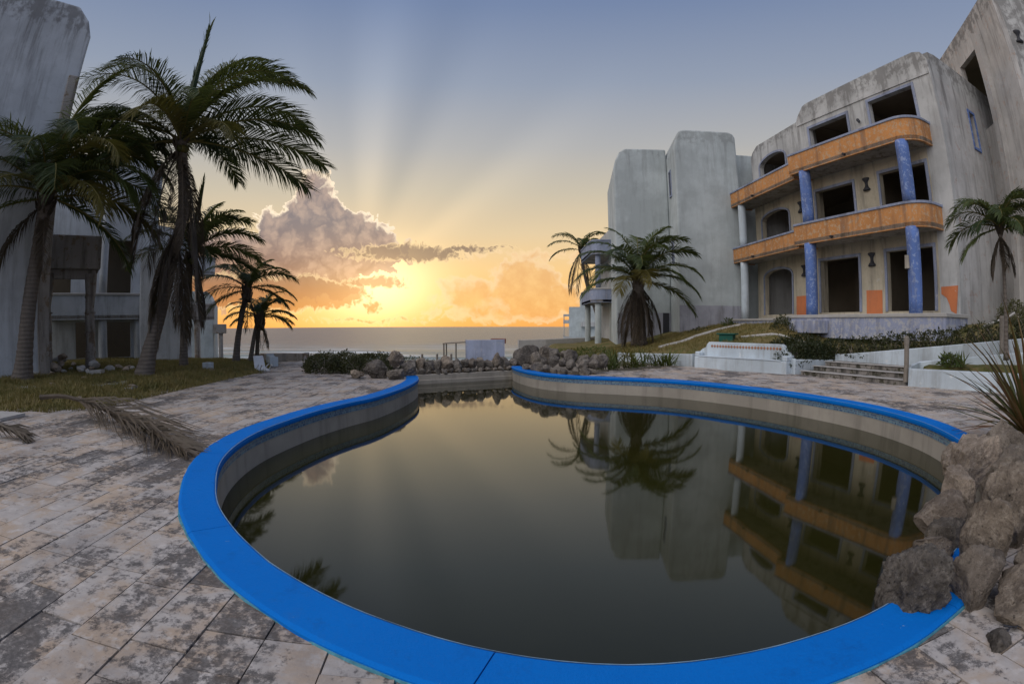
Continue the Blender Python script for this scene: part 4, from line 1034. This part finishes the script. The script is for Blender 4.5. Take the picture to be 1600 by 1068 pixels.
# rubble at the ruined wing
rg = random.Random(44)
for k in range(48):
    a = rg.uniform(-.5, 3.6); b = rg.gauss(.1, .5); h = .55 * math.exp(-((a - 1.2) / 1.2) ** 2 - (b / .7) ** 2); s = rg.uniform(.10, .24)
    p = FA(a, b + .35, .16 + h * rg.random() * 1.2 + .03)
    rock('rubble_stone', tuple(p), (s * 1.3, s, s * .7), 200 + k % 12, m_rockp if k % 2 else m_pale, ('smooth grey concrete fragment', 'rough tan stone')[k % 2] + ' in the rubble heap under the collapsed balcony', 'rubble under the collapsed balcony', rot=k, tilt=rg.uniform(-.4, .4), sub=2)
for k, (x, y) in enumerate(((-9.6, 10.4), (-12.0, 13.9), (-10.2, 15.3), (-11.9, 9.4), (-9.4, 8.2), (-12.6, 11.3))):
    rock('loose_stone', (x, y, terrain(x, y) + .03), (.16, .12, .07), 260 + k, m_rockp, 'loose pale stone lying in the left lawn', 'loose stones in the left lawn', rot=k, sub=3)

# ------------------------------------------------------------------ palms
def leaf_strip(mb, p0, d, L, w, droop, flat):
    """one leaflet: base, middle, tip; bends down with its own weight"""
    side = d.cross(Vector((0, 0, 1)))
    if side.length < .05: side = Vector((1, 0, 0))
    side.normalize(); side = (side * flat + Vector((0, 0, 1)) * (1 - flat)).normalized()
    p1 = p0 + d * L * .5 + Vector((0, 0, -droop * L * .16)); p2 = p0 + d * L * (1 - .22 * droop) + Vector((0, 0, -droop * L * .62))
    i = len(mb.v)
    mb.v += [tuple(p0 - side * w * .35), tuple(p0 + side * w * .35), tuple(p1 + side * w * .5), tuple(p1 - side * w * .5), tuple(p2)]
    mb.f += [(i, i + 1, i + 2, i + 3), (i + 3, i + 2, i + 4)]
def frond(hub, az, el0, L, droop, rg, nleaf=62, ll=.75, w=.035, hang=.5, sparse=0.03, bend=1.35):
    """hub Vector, az world radians (0 = +Y, clockwise), el0 start elevation and droop total bend in degrees"""
    mb = MB(); rb_ = MB(); h = Vector((math.sin(az), math.cos(az), 0)); n = 22; p = hub.copy(); pts = [p.copy()]; tan = []
    for k in range(n):
        t = (k + .5) / n; e = R(el0 - droop * t ** bend); d = h * math.cos(e) + Vector((0, 0, math.sin(e)))
        tan.append(d); p = p + d * L / n; pts.append(p.copy())
    tan.append(tan[-1]); roll = rg.uniform(-.35, .35)
    r0 = .014 + .006 * L
    rb_.tube(pts, [r0 * (1 - .85 * k / n) + .003 for k in range(n + 1)], 5)
    for k in range(nleaf):
        t = .10 + .90 * (k + rg.random() * .5) / nleaf; f = t * n; i = min(int(f), n - 1); q = pts[i].lerp(pts[i + 1], f - i); d = tan[i]
        s = d.cross(Vector((0, 0, 1)))
        if s.length < .05: s = Vector((math.cos(az), -math.sin(az), 0))
        s.normalize(); up = s.cross(d)
        prof = min(1, .45 + 2.2 * (t - .08)) * (1 - .60 * max(0, (t - .55) / .45) ** 1.6)
        for sg in (-1, 1):
            if rg.random() < sparse: continue
            a = R(76 - 40 * t + rg.uniform(-8, 8))
            sd = (s * sg + up * (.28 + roll * sg)).normalized()
            dd = (d * math.cos(a) + sd * math.sin(a)).normalized()
            leaf_strip(mb, q, dd, ll * prof * rg.uniform(.82, 1.1), w * rg.uniform(.8, 1.15), hang * rg.uniform(.7, 1.5), rg.uniform(.35, 1.0))
    nf = len(mb.f)
    o = len(mb.v); mb.v += rb_.v; mb.f += [tuple(i + o for i in f) for f in rb_.f]
    return mb, nf
def put_frond(name, fr, m, parent):
    mb, nf = fr; me = mb.mesh(name, off_of(parent)); me.materials.append(m); me.materials.append(m_rachis if m is not m_dead else m_dead)
    me.polygons.foreach_set('material_index', [0] * nf + [1] * (len(me.polygons) - nf))
    return link(name, me, None, parent)
def palm(label, trunk, rad, fronds, seed, ll=1.0, w=.036, nleaf=62, view_az=0, dead=(), yellow=(), spear=None, nuts=0, group=None, name='palm_tree', sheath=.3):
    """fronds: (azimuth relative to the line of sight, start elevation, length, bend)"""
    rg = random.Random(seed); base = Vector(trunk[0]); hub = Vector(trunk[-1]); o = thing(name, tuple(base), label, 'palm tree', group)
    pts = catmull([tuple(p) for p in trunk], 14); n = len(pts); mb = MB()
    rads = []
    for k in range(n):
        t = k / (n - 1); r_ = rad[1] + (rad[0] - rad[1]) * math.exp(-t * 7.0) - .15 * rad[1] * t
        r_ += (rad[2] - rad[1]) * max(0, (t - .8) / .2) if len(rad) > 2 else 0
        rads.append(r_ * (1 + .035 * math.sin(k * 2.4) + .03 * mn.noise((k * .9, seed, 0))))
    pts[0] = pts[0] - Vector((0, 0, .15)); mb.tube(pts, rads, 14); tk = put('trunk', mb, m_trunk, o, smooth=True)
    mb = MB()                                            # fibrous leaf bases under the crown
    for k in range(26):
        a = k * 2.4; z = -sheath * rg.random() * 2.2; r_ = rads[-1]; d = Vector((math.cos(a), math.sin(a), 0))
        p = hub + Vector((0, 0, z)); mb.tube([p + d * r_ * .5, p + d * (r_ + .04) + Vector((0, 0, .16)), p + d * (r_ + .13) + Vector((0, 0, .34 + .1 * rg.random()))], [.06, .045, .012], 4)
    put('leaf_base', mb, m_dead, o)
    for i, (fa, fe, fl, fd) in enumerate(fronds):
        fr = frond(hub + Vector((0, 0, rg.uniform(-.12, .12))), view_az + R(fa), fe, fl, fd, rg, nleaf, ll * (.285 * fl + .12), w, bend=1.5)
        put_frond('frond', fr, m_frondy if i in yellow else m_frond, o)
    for dd_ in dead:
        fa, fe, fl, fd = dd_[:4]; at_ = pts[int((n - 1) * dd_[4])] if len(dd_) > 4 else hub + Vector((0, 0, -.25))
        fr = frond(at_, view_az + R(fa), fe, fl, fd, rg, int(nleaf * .8), ll * (.22 * fl + .1), w * .8, hang=1.1, sparse=.12, bend=.8)
        put_frond('dead_frond', fr, m_dead, o)
    if spear:
        h = spear; mb = MB(); top = hub + Vector((.25, .1, h))
        for k in range(110):
            t = .15 + .85 * k / 110; q = hub.lerp(top, t); a = rg.random() * 6.28; d = (Vector((math.cos(a) * .22, math.sin(a) * .22, 1))).normalized()
            leaf_strip(mb, q, d, h * .20 * rg.uniform(.6, 1.2), .06, .35, .8)
        mb.tube([hub, hub.lerp(top, .5), top], [.14, .12, .05], 6); put('spear_leaf', mb, m_frond, o)
    for k in range(nuts):
        a = rg.random() * 6.28; p = hub + Vector((math.cos(a) * .28, math.sin(a) * .28, -.30 - .15 * rg.random())); mb = MB()
        mb.tube([p + Vector((0, 0, z * .13)) for z in (-1, -.8, -.4, .1, .5, .85, 1)], [.01, .07, .11, .12, .10, .05, .01], 8); put('coconut', mb, m_frondy, o, smooth=True)
    return o
V1 = R(-39.5)
palm('tallest leaning coconut palm with swollen base and dead fronds hanging down its trunk',
     [(-11.36, 12.92, .1), (-11.2, 13.1, 1.0), (-10.95, 13.4, 2.2), (-10.68, 13.62, 3.8), (-10.5, 13.75, 5.3), (-10.6, 13.65, 6.7), (-10.75, 13.52, 7.7)], (.40, .20, .24),
     [(82, 78, 5.5, 100), (97, 64, 5.4, 92), (86, 47, 5.2, 82), (101, 31, 5.0, 66), (90, 15, 5.4, 44), (84, 0, 5.1, 34), (68, 84, 5.2, 70),
      (-86, 78, 4.8, 100), (-100, 62, 4.7, 94), (-84, 42, 4.5, 78), (-96, 20, 4.7, 60), (-84, 0, 4.4, 44), (-104, -14, 4.0, 34),
      (175, 52, 3.4, 104), (150, 22, 3.4, 84), (-150, 30, 3.6, 88), (20, 72, 4.4, 76), (-20, 68, 4.4, 84), (0, 32, 3.8, 72), (132, 68, 4.3, 96), (-132, 66, 4.3, 98), (45, 12, 3.8, 56), (-50, 10, 3.8, 56)],
     1, view_az=V1, ll=.95, w=.040, nleaf=125, dead=[(-120, -40, 3.6, 48), (-95, -52, 3.9, 36), (160, -55, 3.6, 32), (-140, -60, 4.2, 26), (120, -62, 4.4, 24), (60, -55, 3.2, 35), (-95, -58, 3.3, 30, .62), (-110, -66, 3.4, 22, .6), (-80, -70, 3.2, 18, .58), (150, -68, 3.2, 20, .58), (175, -62, 3.0, 26, .6), (80, -72, 3.0, 16, .56), (-130, -52, 3.0, 36, .64)], yellow=(14, 15), spear=4.4, nuts=5)
V0 = R(-54)
palm('leftmost stout palm with broad drooping fronds in front of the grey tower',
     [(-14.2, 9.95, .15), (-14.12, 10.05, 1.0), (-14.05, 10.2, 2.4), (-13.92, 10.35, 3.9), (-13.8, 10.42, 5.6)], (.46, .26, .3),
     [(88, 66, 4.8, 112), (96, 50, 4.9, 100), (80, 30, 4.9, 76), (110, 70, 4.4, 118), (64, 78, 4.6, 90), (100, 10, 4.4, 66), (120, 40, 4.3, 100), (145, 56, 4.1, 116), (170, 66, 4.1, 120), (-165, 46, 4.0, 108),
      (-90, 64, 4.4, 108), (-100, 42, 4.3, 96), (-80, 76, 4.2, 105), (-120, 60, 4.2, 112), (-85, 14, 4.0, 75), (30, 80, 4.3, 80), (0, 55, 3.8, 95), (-40, 60, 3.8, 95), (150, 14, 3.8, 80), (-140, 14, 3.8, 80), (86, 84, 6.2, 150), (70, 86, 5.6, 50), (60, 82, 6.0, 120), (86, 56, 5.0, 78), (135, 26, 4.0, 90), (178, 30, 3.9, 98), (92, -14, 3.8, 50), (-110, -10, 3.6, 50)],
     2, view_az=V0, ll=1.0, w=.046, nleaf=96, dead=[(-95, -30, 3.2, 50), (175, -62, 2.2, 20)], yellow=(5, 18, 19, 7))
palm('slim young palm with an upright spear between the tall palm and the sea wing',
     [(-12.29, 16.41, .1), (-12.25, 16.45, 1.5), (-12.12, 16.52, 3.2), (-12.05, 16.57, 4.5)], (.22, .15, .19),
     [(80, 55, 2.9, 70), (92, 38, 3.0, 70), (85, 18, 3.0, 55), (70, 66, 2.8, 62), (100, 2, 2.8, 45), (-85, 62, 2.8, 80), (-95, 40, 2.9, 75), (-80, 15, 2.8, 60), (175, 50, 2.6, 95), (10, 55, 2.6, 80), (130, 60, 2.6, 90), (-140, 55, 2.6, 90), (45, 74, 2.7, 45), (-40, 72, 2.7, 55), (160, 15, 2.4, 70)],
     3, view_az=R(-36.3), ll=1.05, w=.038, nleaf=84, dead=[(80, -62, 2.2, 22), (-70, -66, 2.4, 18), (175, -60, 2.4, 22), (120, -70, 2.6, 15)], spear=2.7, nuts=4)
palm('bushy small palm, tallest of the clump at the sea end of the lawn',
     [(-11.6, 19.31, -.05), (-11.5, 19.4, 1.2), (-11.3, 19.5, 2.4), (-11.14, 19.55, 3.3)], (.24, .13, .16),
     [(82, 55, 2.1, 80), (95, 36, 2.3, 72), (86, 12, 2.2, 55), (100, -8, 2.0, 45), (-84, 55, 2.1, 82), (-95, 35, 2.3, 70), (-85, 10, 2.2, 55), (-100, -10, 2.0, 45), (60, 72, 1.9, 60), (-50, 74, 1.9, 60), (175, 45, 1.8, 90), (10, 55, 1.9, 80), (140, 60, 1.9, 90), (-140, 58, 1.9, 90)],
     4, view_az=R(-29.8), ll=1.1, w=.036, nleaf=66, dead=[(80, -60, 1.4, 25), (-80, -62, 1.4, 22), (175, -60, 1.6, 22)])
palm('short palm leaning beside the clump, nearer the path', [(-11.45, 20.3, -.05), (-11.3, 20.5, 1.2), (-11.1, 20.6, 2.2)], (.17, .10, .13),
     [(85, 45, 1.7, 75), (98, 20, 1.7, 60), (90, -5, 1.6, 45), (-85, 50, 1.6, 80), (-95, 20, 1.6, 60), (175, 45, 1.4, 90), (20, 60, 1.5, 70), (-40, 65, 1.5, 70), (130, 55, 1.5, 90), (60, 65, 1.6, 60)], 5, view_az=R(-28.9), ll=1.15, w=.034, nleaf=54, dead=[(85, -55, 1.2, 30), (170, -62, 1.3, 20)])
palm('smallest palm at the back of the sea-end clump', [(-11.95, 21.9, -.1), (-11.9, 21.95, 1.0), (-11.75, 22.0, 2.1)], (.17, .10, .13),
     [(88, 35, 1.6, 70), (96, 10, 1.6, 50), (-88, 40, 1.6, 75), (-95, 5, 1.5, 50), (175, 50, 1.4, 90), (0, 60, 1.4, 70), (70, 62, 1.5, 70), (-60, 66, 1.5, 70)], 6, view_az=R(-28.4), ll=1.15, w=.034, nleaf=54, dead=[(80, -60, 1.2, 22), (-100, -62, 1.2, 22)])
palm('fat bushy palm with a skirt of dead leaves before the blank tower',
     [(7.0, 27.6, .75), (7.0, 27.62, 1.8), (6.97, 27.64, 3.0), (6.96, 27.64, 4.2)], (.48, .36, .34),
     [(84, 73, 4.0, 84), (95, 55, 3.9, 82), (86, 35, 3.9, 82), (100, 13, 3.7, 71), (92, -5, 3.7, 59), (70, 84, 3.8, 64), (-84, 73, 3.9, 87), (-95, 55, 3.8, 84), (-86, 33, 3.7, 78), (-100, 13, 3.4, 68), (-60, 84, 3.8, 64),
      (175, 53, 3.4, 110), (150, 73, 3.6, 110), (-150, 68, 3.6, 110), (165, 23, 3.1, 89), (-160, 18, 3.1, 84), (0, 83, 3.6, 73), (30, 63, 3.6, 91), (-30, 63, 3.6, 91), (130, 33, 3.4, 87), (-130, 33, 3.4, 87), (120, 81, 3.6, 91)],
     7, view_az=R(14.1), ll=1.05, w=.050, nleaf=76, yellow=(14, 15), dead=[(a, -38 - (a % 7) * 3, 2.9 + (a % 5) * .12, 44) for a in range(-170, 180, 60)] + [(a, -64, 3.4, 22) for a in range(-160, 180, 80)])
palm('tall thin leaning palm with ragged fronds against the sunset beyond the tower',
     [(7.6, 43.3, .6), (7.25, 43.4, 2.6), (6.5, 43.5, 4.9), (6.1, 43.55, 6.8), (5.96, 43.6, 8.3)], (.24, .14, .17),
     [(84, 60, 2.9, 80), (95, 30, 2.9, 75), (90, 8, 2.7, 60), (-86, 58, 2.9, 85), (-95, 34, 3.0, 75), (-90, 10, 2.9, 65), (60, 72, 2.6, 70), (-60, 70, 2.6, 75), (175, 50, 2.4, 95), (10, 55, 2.4, 85), (140, 50, 2.4, 90)],
     8, view_az=R(7.8), ll=1.05, w=.055, nleaf=56, dead=[(-90, -48, 3.2, 40), (-100, -58, 3.6, 30), (120, -62, 3.2, 25), (-150, -64, 3.8, 22)])
palm('slender young palm with a compact round crown before the right tower',
     [(12.95, 8.95, 1.0), (12.93, 8.97, 2.2), (12.86, 8.95, 3.4), (12.78, 8.93, 4.35)], (.09, .055, .075),
     [(84, 62, 1.69, 99), (96, 40, 1.76, 90), (86, 18, 1.69, 76), (-84, 60, 1.69, 99), (-95, 40, 1.76, 90), (-86, 16, 1.76, 76), (100, -10, 1.49, 54), (-100, -12, 1.49, 54), (60, 74, 1.62, 85), (-55, 72, 1.62, 90), (175, 45, 1.49, 99), (150, 20, 1.49, 81), (-150, 20, 1.49, 81), (10, 60, 1.49, 85), (130, 62, 1.55, 99), (-130, 60, 1.55, 99)],
     9, view_az=R(55), ll=1.1, w=.036, nleaf=60, dead=[(85, -50, 1.0, 35), (-85, -52, 1.0, 35), (-110, -60, 1.1, 25), (150, -60, .9, 25)], sheath=.12)

# ------------------------------------------------------------------ fallen fronds
def fallen(pts, ll, w, nleaf, seed, label, lift=.10, m=m_dead):
    rg = random.Random(seed); o = thing('fallen_frond', tuple(pts[0][:2]) + (0,), label, 'palm frond')
    c = catmull(pts, 8); n = len(c); mb = MB(); mb.tube(c, [.055 * (1 - .9 * (k / n) ** .6) + .006 for k in range(n)], 6); put('stalk', mb, m, o)
    mb = MB()
    for k in range(nleaf):
        t = .22 + .78 * k / nleaf; f = t * (n - 1); i = min(int(f), n - 2); q = c[i].lerp(c[i + 1], f - i); d = (c[i + 1] - c[i]).normalized(); s = Vector((-d.y, d.x, 0)).normalized()
        for sg in (-1, 1):
            a = R(rg.uniform(6, 32)); dd = (d * math.cos(a) + s * sg * math.sin(a) + Vector((0, 0, rg.uniform(-.08, .26)))).normalized()
            L = ll * rg.uniform(.5, 1.15) * min(1, 1.9 * (1.1 - t)); p1 = q + dd * L * .5 + Vector((0, 0, -.02)); p2 = q + dd * L + Vector((rg.uniform(-.05, .05), rg.uniform(-.05, .05), -.22 * L))
            p1.z = max(p1.z, .012); p2.z = max(p2.z, .008); sd = (s * rg.uniform(.2, 1) + Vector((0, 0, rg.uniform(.1, 1)))).normalized() * w * .5
            j = len(mb.v); mb.v += [tuple(q - sd * .6), tuple(q + sd * .6), tuple(p1 + sd), tuple(p1 - sd), tuple(p2)]; mb.f += [(j, j + 1, j + 2, j + 3), (j + 3, j + 2, j + 4)]
    put('leaflets', mb, m, o)
fallen([(-9.3, 7.0, .30), (-8.4, 7.0, .36), (-7.3, 6.85, .26), (-6.4, 6.55, .17), (-5.5, 6.2, .12), (-4.7, 5.75, .09), (-4.15, 5.45, .06)], 1.7, .030, 120, 4, 'big dry brown palm frond lying across the paving to the blue coping')
fallen([(-8.6, 4.75, .10), (-7.9, 4.85, .18), (-7.3, 4.95, .12), (-7.0, 4.9, .03)], .5, .04, 40, 5, 'small dry palm frond scrap at the edge of the paving')
fallen([(-9.8, 10.2, .1), (-10.3, 10.6, .16), (-10.9, 10.7, .14), (-11.3, 10.6, .1)], .6, .05, 60, 6, 'withered frond lying over the grey board in the lawn')

# ------------------------------------------------------------------ low plants
def leaf_cloud(name, m, parent, points, rg, size):
    mb = MB()
    for p, up in points:
        a = rg.random() * 6.28; el_ = rg.uniform(-.3, 1.2); d = Vector((math.cos(a) * math.cos(el_), math.sin(a) * math.cos(el_), math.sin(el_))); s = d.cross(Vector((rg.gauss(0, 1), rg.gauss(0, 1), rg.gauss(0, 1)))).normalized()
        L = size * rg.uniform(.6, 1.3); w = L * .36; q = Vector(p)
        i = len(mb.v); mb.v += [tuple(q), tuple(q + d * L * .5 + s * w * .5), tuple(q + d * L), tuple(q + d * L * .5 - s * w * .5)]; mb.f.append((i, i + 1, i + 2, i + 3))
    return put(name, mb, m, parent)
def bush(label, blobs, n, size, seed, m, name='bush', cat='bush', group=None):
    rg = random.Random(seed); o = thing(name, tuple(blobs[0][:3]), label, cat, group); pts = []
    vol = [b[3] * b[4] * b[5] for b in blobs]
    for b, v in zip(blobs, vol):
        for _ in range(int(n * v / sum(vol))):
            u = Vector((rg.gauss(0, 1), rg.gauss(0, 1), abs(rg.gauss(0, 1)) * 1.0 - .25)).normalized(); r_ = rg.uniform(.62, 1.0) ** .5 * (1 + .22 * mn.noise(u * 2.3 + Vector(b[:3])))
            pts.append(((b[0] + u.x * b[3] * r_, b[1] + u.y * b[4] * r_, b[2] + u.z * b[5] * r_), 1))
    leaf_cloud('foliage', m, o, pts, rg, size)
    mb = MB()
    for b in blobs:
        for _ in range(5):
            a = rg.random() * 6.28; mb.tube([(b[0], b[1], b[2] - .15), (b[0] + math.cos(a) * b[3] * .4, b[1] + math.sin(a) * b[4] * .4, b[2] + b[5] * .4), (b[0] + math.cos(a) * b[3] * .7, b[1] + math.sin(a) * b[4] * .7, b[2] + b[5] * .75)], [.02, .014, .005], 4)
    tag(put('stems', mb, m_wood, o), kind='stuff'); return o
def along(pl, step):
    return [p for p in resample([Vector((x, y, 0)) for x, y in pl], step)]
hb_ = [(p.x, p.y, .44 + .10 * math.sin(p.x * 3), .62, .55, .62) for p in along([(9.95, 16.5), (10.9, 16.8), (12.0, 17.2)], .5)] + [(11.2, 17.6, .8, .9, .7, .6), (12.4, 17.0, .7, .6, .6, .55), (10.3, 17.4, .7, .8, .6, .55)]
bush('dense dark hedge tumbling over the pale wall right of the bench', hb_, 7500, .13, 51, m_hedge, 'hedge', 'hedge')
hb_ = [(p.x, p.y, terrain(p.x + .3, p.y) - .05, .42, .6, .62) for p in along([(12.75, 16.2), (13.3, 14.6), (14.2, 11.6), (15.1, 8.8), (16.0, 6.0)], .6)]
bush('long low dark hedge running behind the sloping parapet wall', hb_, 8500, .13, 52, m_hedge, 'hedge', 'hedge')
bush('dark shrub beside the door step of the hotel plinth', [(12.1, 20.6, 1.45, .75, .6, .5), (12.6, 21.6, 1.5, .5, .5, .7)], 1500, .12, 53, m_hedge)
bush('low leafy shrub at the foot of the blank tower', [(11.2, 27.6, 1.25, 1.3, .5, .35), (12.6, 27.4, 1.5, .8, .4, .35)], 900, .14, 54, m_hedge)
bush('thin green weed sprouting by the blank tower', [(11.9, 26.5, 1.7, .35, .3, .4)], 160, .16, 55, m_lily)
bush('dark shrub before the right tower behind the young palm', [(19.2, 12.9, 1.9, 1.0, .8, .9), (18.5, 11.8, 1.8, .8, .7, .6)], 1800, .14, 56, m_hedge)
bush('rounded green shrub at the end of the paved path on the left', [(-6.6, 17.1, .12, .75, .6, .62), (-5.9, 17.5, .12, .7, .6, .62), (-5.3, 17.0, .1, .6, .5, .5), (-5.0, 18.2, .1, .9, .6, .6), (-7.2, 18.0, .1, .6, .6, .5)], 9500, .10, 57, m_hedge)
bush('low shrub growing behind the rounded shrub above the beach', [(-6.2, 20.5, -.05, 1.6, .8, .5), (-4.2, 20.6, -.05, 1.2, .7, .45), (-8.6, 23.5, -.1, .8, .5, .5)], 2600, .10, 58, m_hedge)
bush('grassy green mound shrub behind the boulder row', [(1.9, 23.5, .0, 1.6, 1.0, .55), (3.6, 23.4, .1, 1.3, .9, .6)], 2600, .12, 59, m_lily)
bush('small weed growing out of the planter', [(12.55, 10.9, .62, .35, .3, .3)], 300, .16, 60, m_lily)
def strap_plant(label, x, y, z, n, L, seed, m, w=.045, name='lily_plant', cat='plant', group=None, leaf_objs=False, el_=(25, 85), bendr=(30, 95)):
    rg = random.Random(seed); o = thing(name, (x, y, z), label, cat, group); mb = MB()
    for k in range(n):
        a = rg.random() * 6.28; e0 = rg.uniform(*el_); bd = rg.uniform(*bendr); l = L * rg.uniform(.65, 1.1); seg_ = 6; p = Vector((x + rg.gauss(0, .10 if not leaf_objs else .02), y + rg.gauss(0, .10 if not leaf_objs else .02), z)); h = Vector((math.cos(a), math.sin(a), 0)); s = Vector((-h.y, h.x, 0))
        if leaf_objs: mb = MB()
        i = len(mb.v)
        for q in range(seg_ + 1):
            t = q / seg_; ww = w * (.55 + 1.3 * t * (1 - t) * 1.2) * (1 - t ** 4) + .001; e = R(e0 - bd * t)
            mb.v += [tuple(p - s * ww / 2 + Vector((0, 0, ww * .18))), tuple(p), tuple(p + s * ww / 2 + Vector((0, 0, ww * .18)))]
            p = p + (h * math.cos(e) + Vector((0, 0, math.sin(e)))) * l / seg_
        for q in range(seg_):
            for r_ in (0, 1): mb.f.append((i + q * 3 + r_, i + q * 3 + r_ + 1, i + q * 3 + 4 + r_, i + q * 3 + 3 + r_))
        if leaf_objs: put('leaf', mb, m, o)
    if not leaf_objs: put('leaves', mb, m, o)
    return o
rg = random.Random(61)
for k in range(9):
    x = 3.2 + k * .42 + rg.uniform(-.15, .15); y = 18.7 + .24 * k + rg.uniform(-.3, .3)
    strap_plant('arching strap-leaved lily clump between the right stone pile and the pale wall', x, y, .0, 34, .95, 300 + k, m_lily if k % 3 else m_frondy, group='lily clumps by the right stone pile')
for k, (x, y) in enumerate(((1.6, 20.2), (2.4, 20.6), (3.3, 20.9), (4.4, 21.7), (5.2, 22.3))):
    strap_plant('yellowish strap-leaved clump growing behind the right stone pile', x, y, .22, 30, .8, 330 + k, m_frondy, group='yellowish clumps behind the right stone pile')
strap_plant('sharp sword-leaved plant with reddish tips beside the boulder heap', 7.45, 4.62, .12, 110, 2.0, 71, m_agave, w=.07, name='sword_plant', leaf_objs=True, el_=(5, 88), bendr=(0, 40))
strap_plant('spiky young sword plant growing in the planter', 12.35, 10.25, .6, 30, .5, 72, m_lily, w=.06, el_=(10, 85), bendr=(0, 35))

# lawn
def blades(name, test, box_, n, hgt, seed, m):
    rg = random.Random(seed); mb = MB(); x0, x1, y0, y1 = box_; c = 0
    while c < n:
        x, y = rg.uniform(x0, x1), rg.uniform(y0, y1); c += 1
        if not test(x, y): continue
        dens = mn.noise((x * .9, y * .9, 7)) * .5 + .5
        if rg.random() > .35 + .8 * dens: continue
        z = terrain(x, y)
        for _ in range(3):
            a = rg.random() * 6.28; h = hgt * rg.uniform(.4, 1.2) * (.5 + dens); w = .012 + .010 * rg.random(); bx_, by_ = x + rg.gauss(0, .04), y + rg.gauss(0, .04); lx, ly = rg.gauss(0, .5) * h, rg.gauss(0, .5) * h
            i = len(mb.v); mb.v += [(bx_ - math.cos(a) * w, by_ - math.sin(a) * w, z - .01), (bx_ + math.cos(a) * w, by_ + math.sin(a) * w, z - .01), (bx_ + lx, by_ + ly, z + h)]; mb.f.append((i, i + 1, i + 2))
    return mb
glp = [p for p in GRASS_L]
mb = blades('g', lambda x, y: inside(x, y, GRASS_L), (-20, -8.4, 6.0, 24), 52000, .12, 81, m_grass)
tag(put('lawn_grass', mb, m_grass), 'rough green and straw-coloured grass on the left lawn', 'grass', kind='stuff')
inb = lambda x, y: inside(x, y, BANK) and pdist(x, y, BANK[:8]) > .3 and not (FR.n.dot(Vector((x, y, 0)) - FR.O) < 2.1 and -1 < FR.u.dot(Vector((x, y, 0)) - FR.O) < 9) and not (FL.n.dot(Vector((x, y, 0)) - FL.O) < 2 and y < 29)
mb = blades('g', inb, (3, 22, 8, 30), 36000, .13, 82, m_grass)
tag(put('bank_grass', mb, m_grass), 'dry greenish grass on the bank below the hotel', 'grass', kind='stuff')
# debris on the lawn
def plank(name, x, y, z, L, w, t, rz, tl, m, label, cat='slab'):
    P = Frame((x, y), (math.cos(rz), math.sin(rz))); mb = MB()
    ring = [(-L / 2, -w / 2), (L * .1, -w * .56), (L / 2, -w / 2), (L * .46, w * .4), (L * .05, w / 2), (-L * .48, w * .45)]
    mb.prism([P(a, b, z + tl * a) for a, b in ring], [P(a, b, z + t + tl * a) for a, b in ring]); return tag(put(name, mb, m), label, cat)
plank('broken_board', -10.7, 10.5, .12, 1.3, .7, .06, .7, .05, m_slate, 'grey-green broken board lying on the lawn by the tallest palm')
plank('broken_board', -9.75, 10.3, .10, .6, .35, .05, .2, .04, m_pale, 'pale broken slab beside the grey-green board')
plank('concrete_slab', -12.8, 8.6, .13, 2.4, .5, .05, .75, 0, m_pale, 'long thin pale slab sunk in the lawn before the leftmost palm')
plank('concrete_slab', -9.9, 5.9, .0, 1.6, .8, .06, .2, .01, m_pale, 'broken pale slab on the lawn edge beside the dry frond')
plank('concrete_slab', -11.3, 5.3, -.02, 1.5, .9, .07, 1.0, .02, m_pale, 'cracked pale slab at the rim of the paving')
plank('concrete_slab', -13.4, 12.6, .2, .6, .35, .12, .4, .05, m_pale, 'small concrete lump at the edge of the rubble heap')
ch = thing('broken_chair', (-9.3, 17.6, 0), 'tipped-over broken white garden chair at the end of the lawn', 'chair')
P = Frame((-9.35, 17.6), (.7, -.7)); m_plas = mat('white_plastic', plainmat, col=(.62, .64, .66), var=.1, scale=5, rough=.5)
mb = MB(); mb.prism([P(-.3, -.2, .04), P(.35, -.2, .0), P(.35, .25, .0), P(-.3, .25, .04)], [P(-.3, -.2, .10), P(.35, -.2, .05), P(.35, .25, .05), P(-.3, .25, .10)]); put('seat', mb, m_plas, ch, bevel=.01)
mb = MB(); mb.prism([P(-.3, -.2, .10), P(-.24, -.2, .08), P(-.24, .25, .08), P(-.3, .25, .10)], [P(-.55, -.18, .52), P(-.5, -.18, .54), P(-.5, .22, .54), P(-.55, .22, .52)]); put('backrest', mb, m_plas, ch, bevel=.01)
for a, b in ((-.2, -.17), (-.2, .2), (.3, -.17), (.3, .2)):
    mb = MB(); mb.tube([P(a, b, .06), P(a + .28, b, .22 + a * .1), P(a + .42, b, .24)], .022, 6); put('leg', mb, m_plas, ch)
lowwall('low_wall', [(-10.75, 21.0), (-9.9, 19.7)], .42, .36, .3, m_wallpaint, 'small white wall stub where the path meets the lawn', z0=-.4)
lowwall('low_wall', [(-13.2, 23.6), (-11.2, 23.9), (-9.9, 23.3)], .30, .36, .3, m_raw, 'low concrete wall above the beach behind the palm clump', z0=-1.2)
bx = thing('concrete_block', (-10.6, 15.6, .1), 'small white concrete block standing in the lawn near the path', 'block'); box_obj('block_body', PW, -10.75, -10.42, 15.5, 15.78, .02, .42, m_wallpaint, bx, bevel=.02)
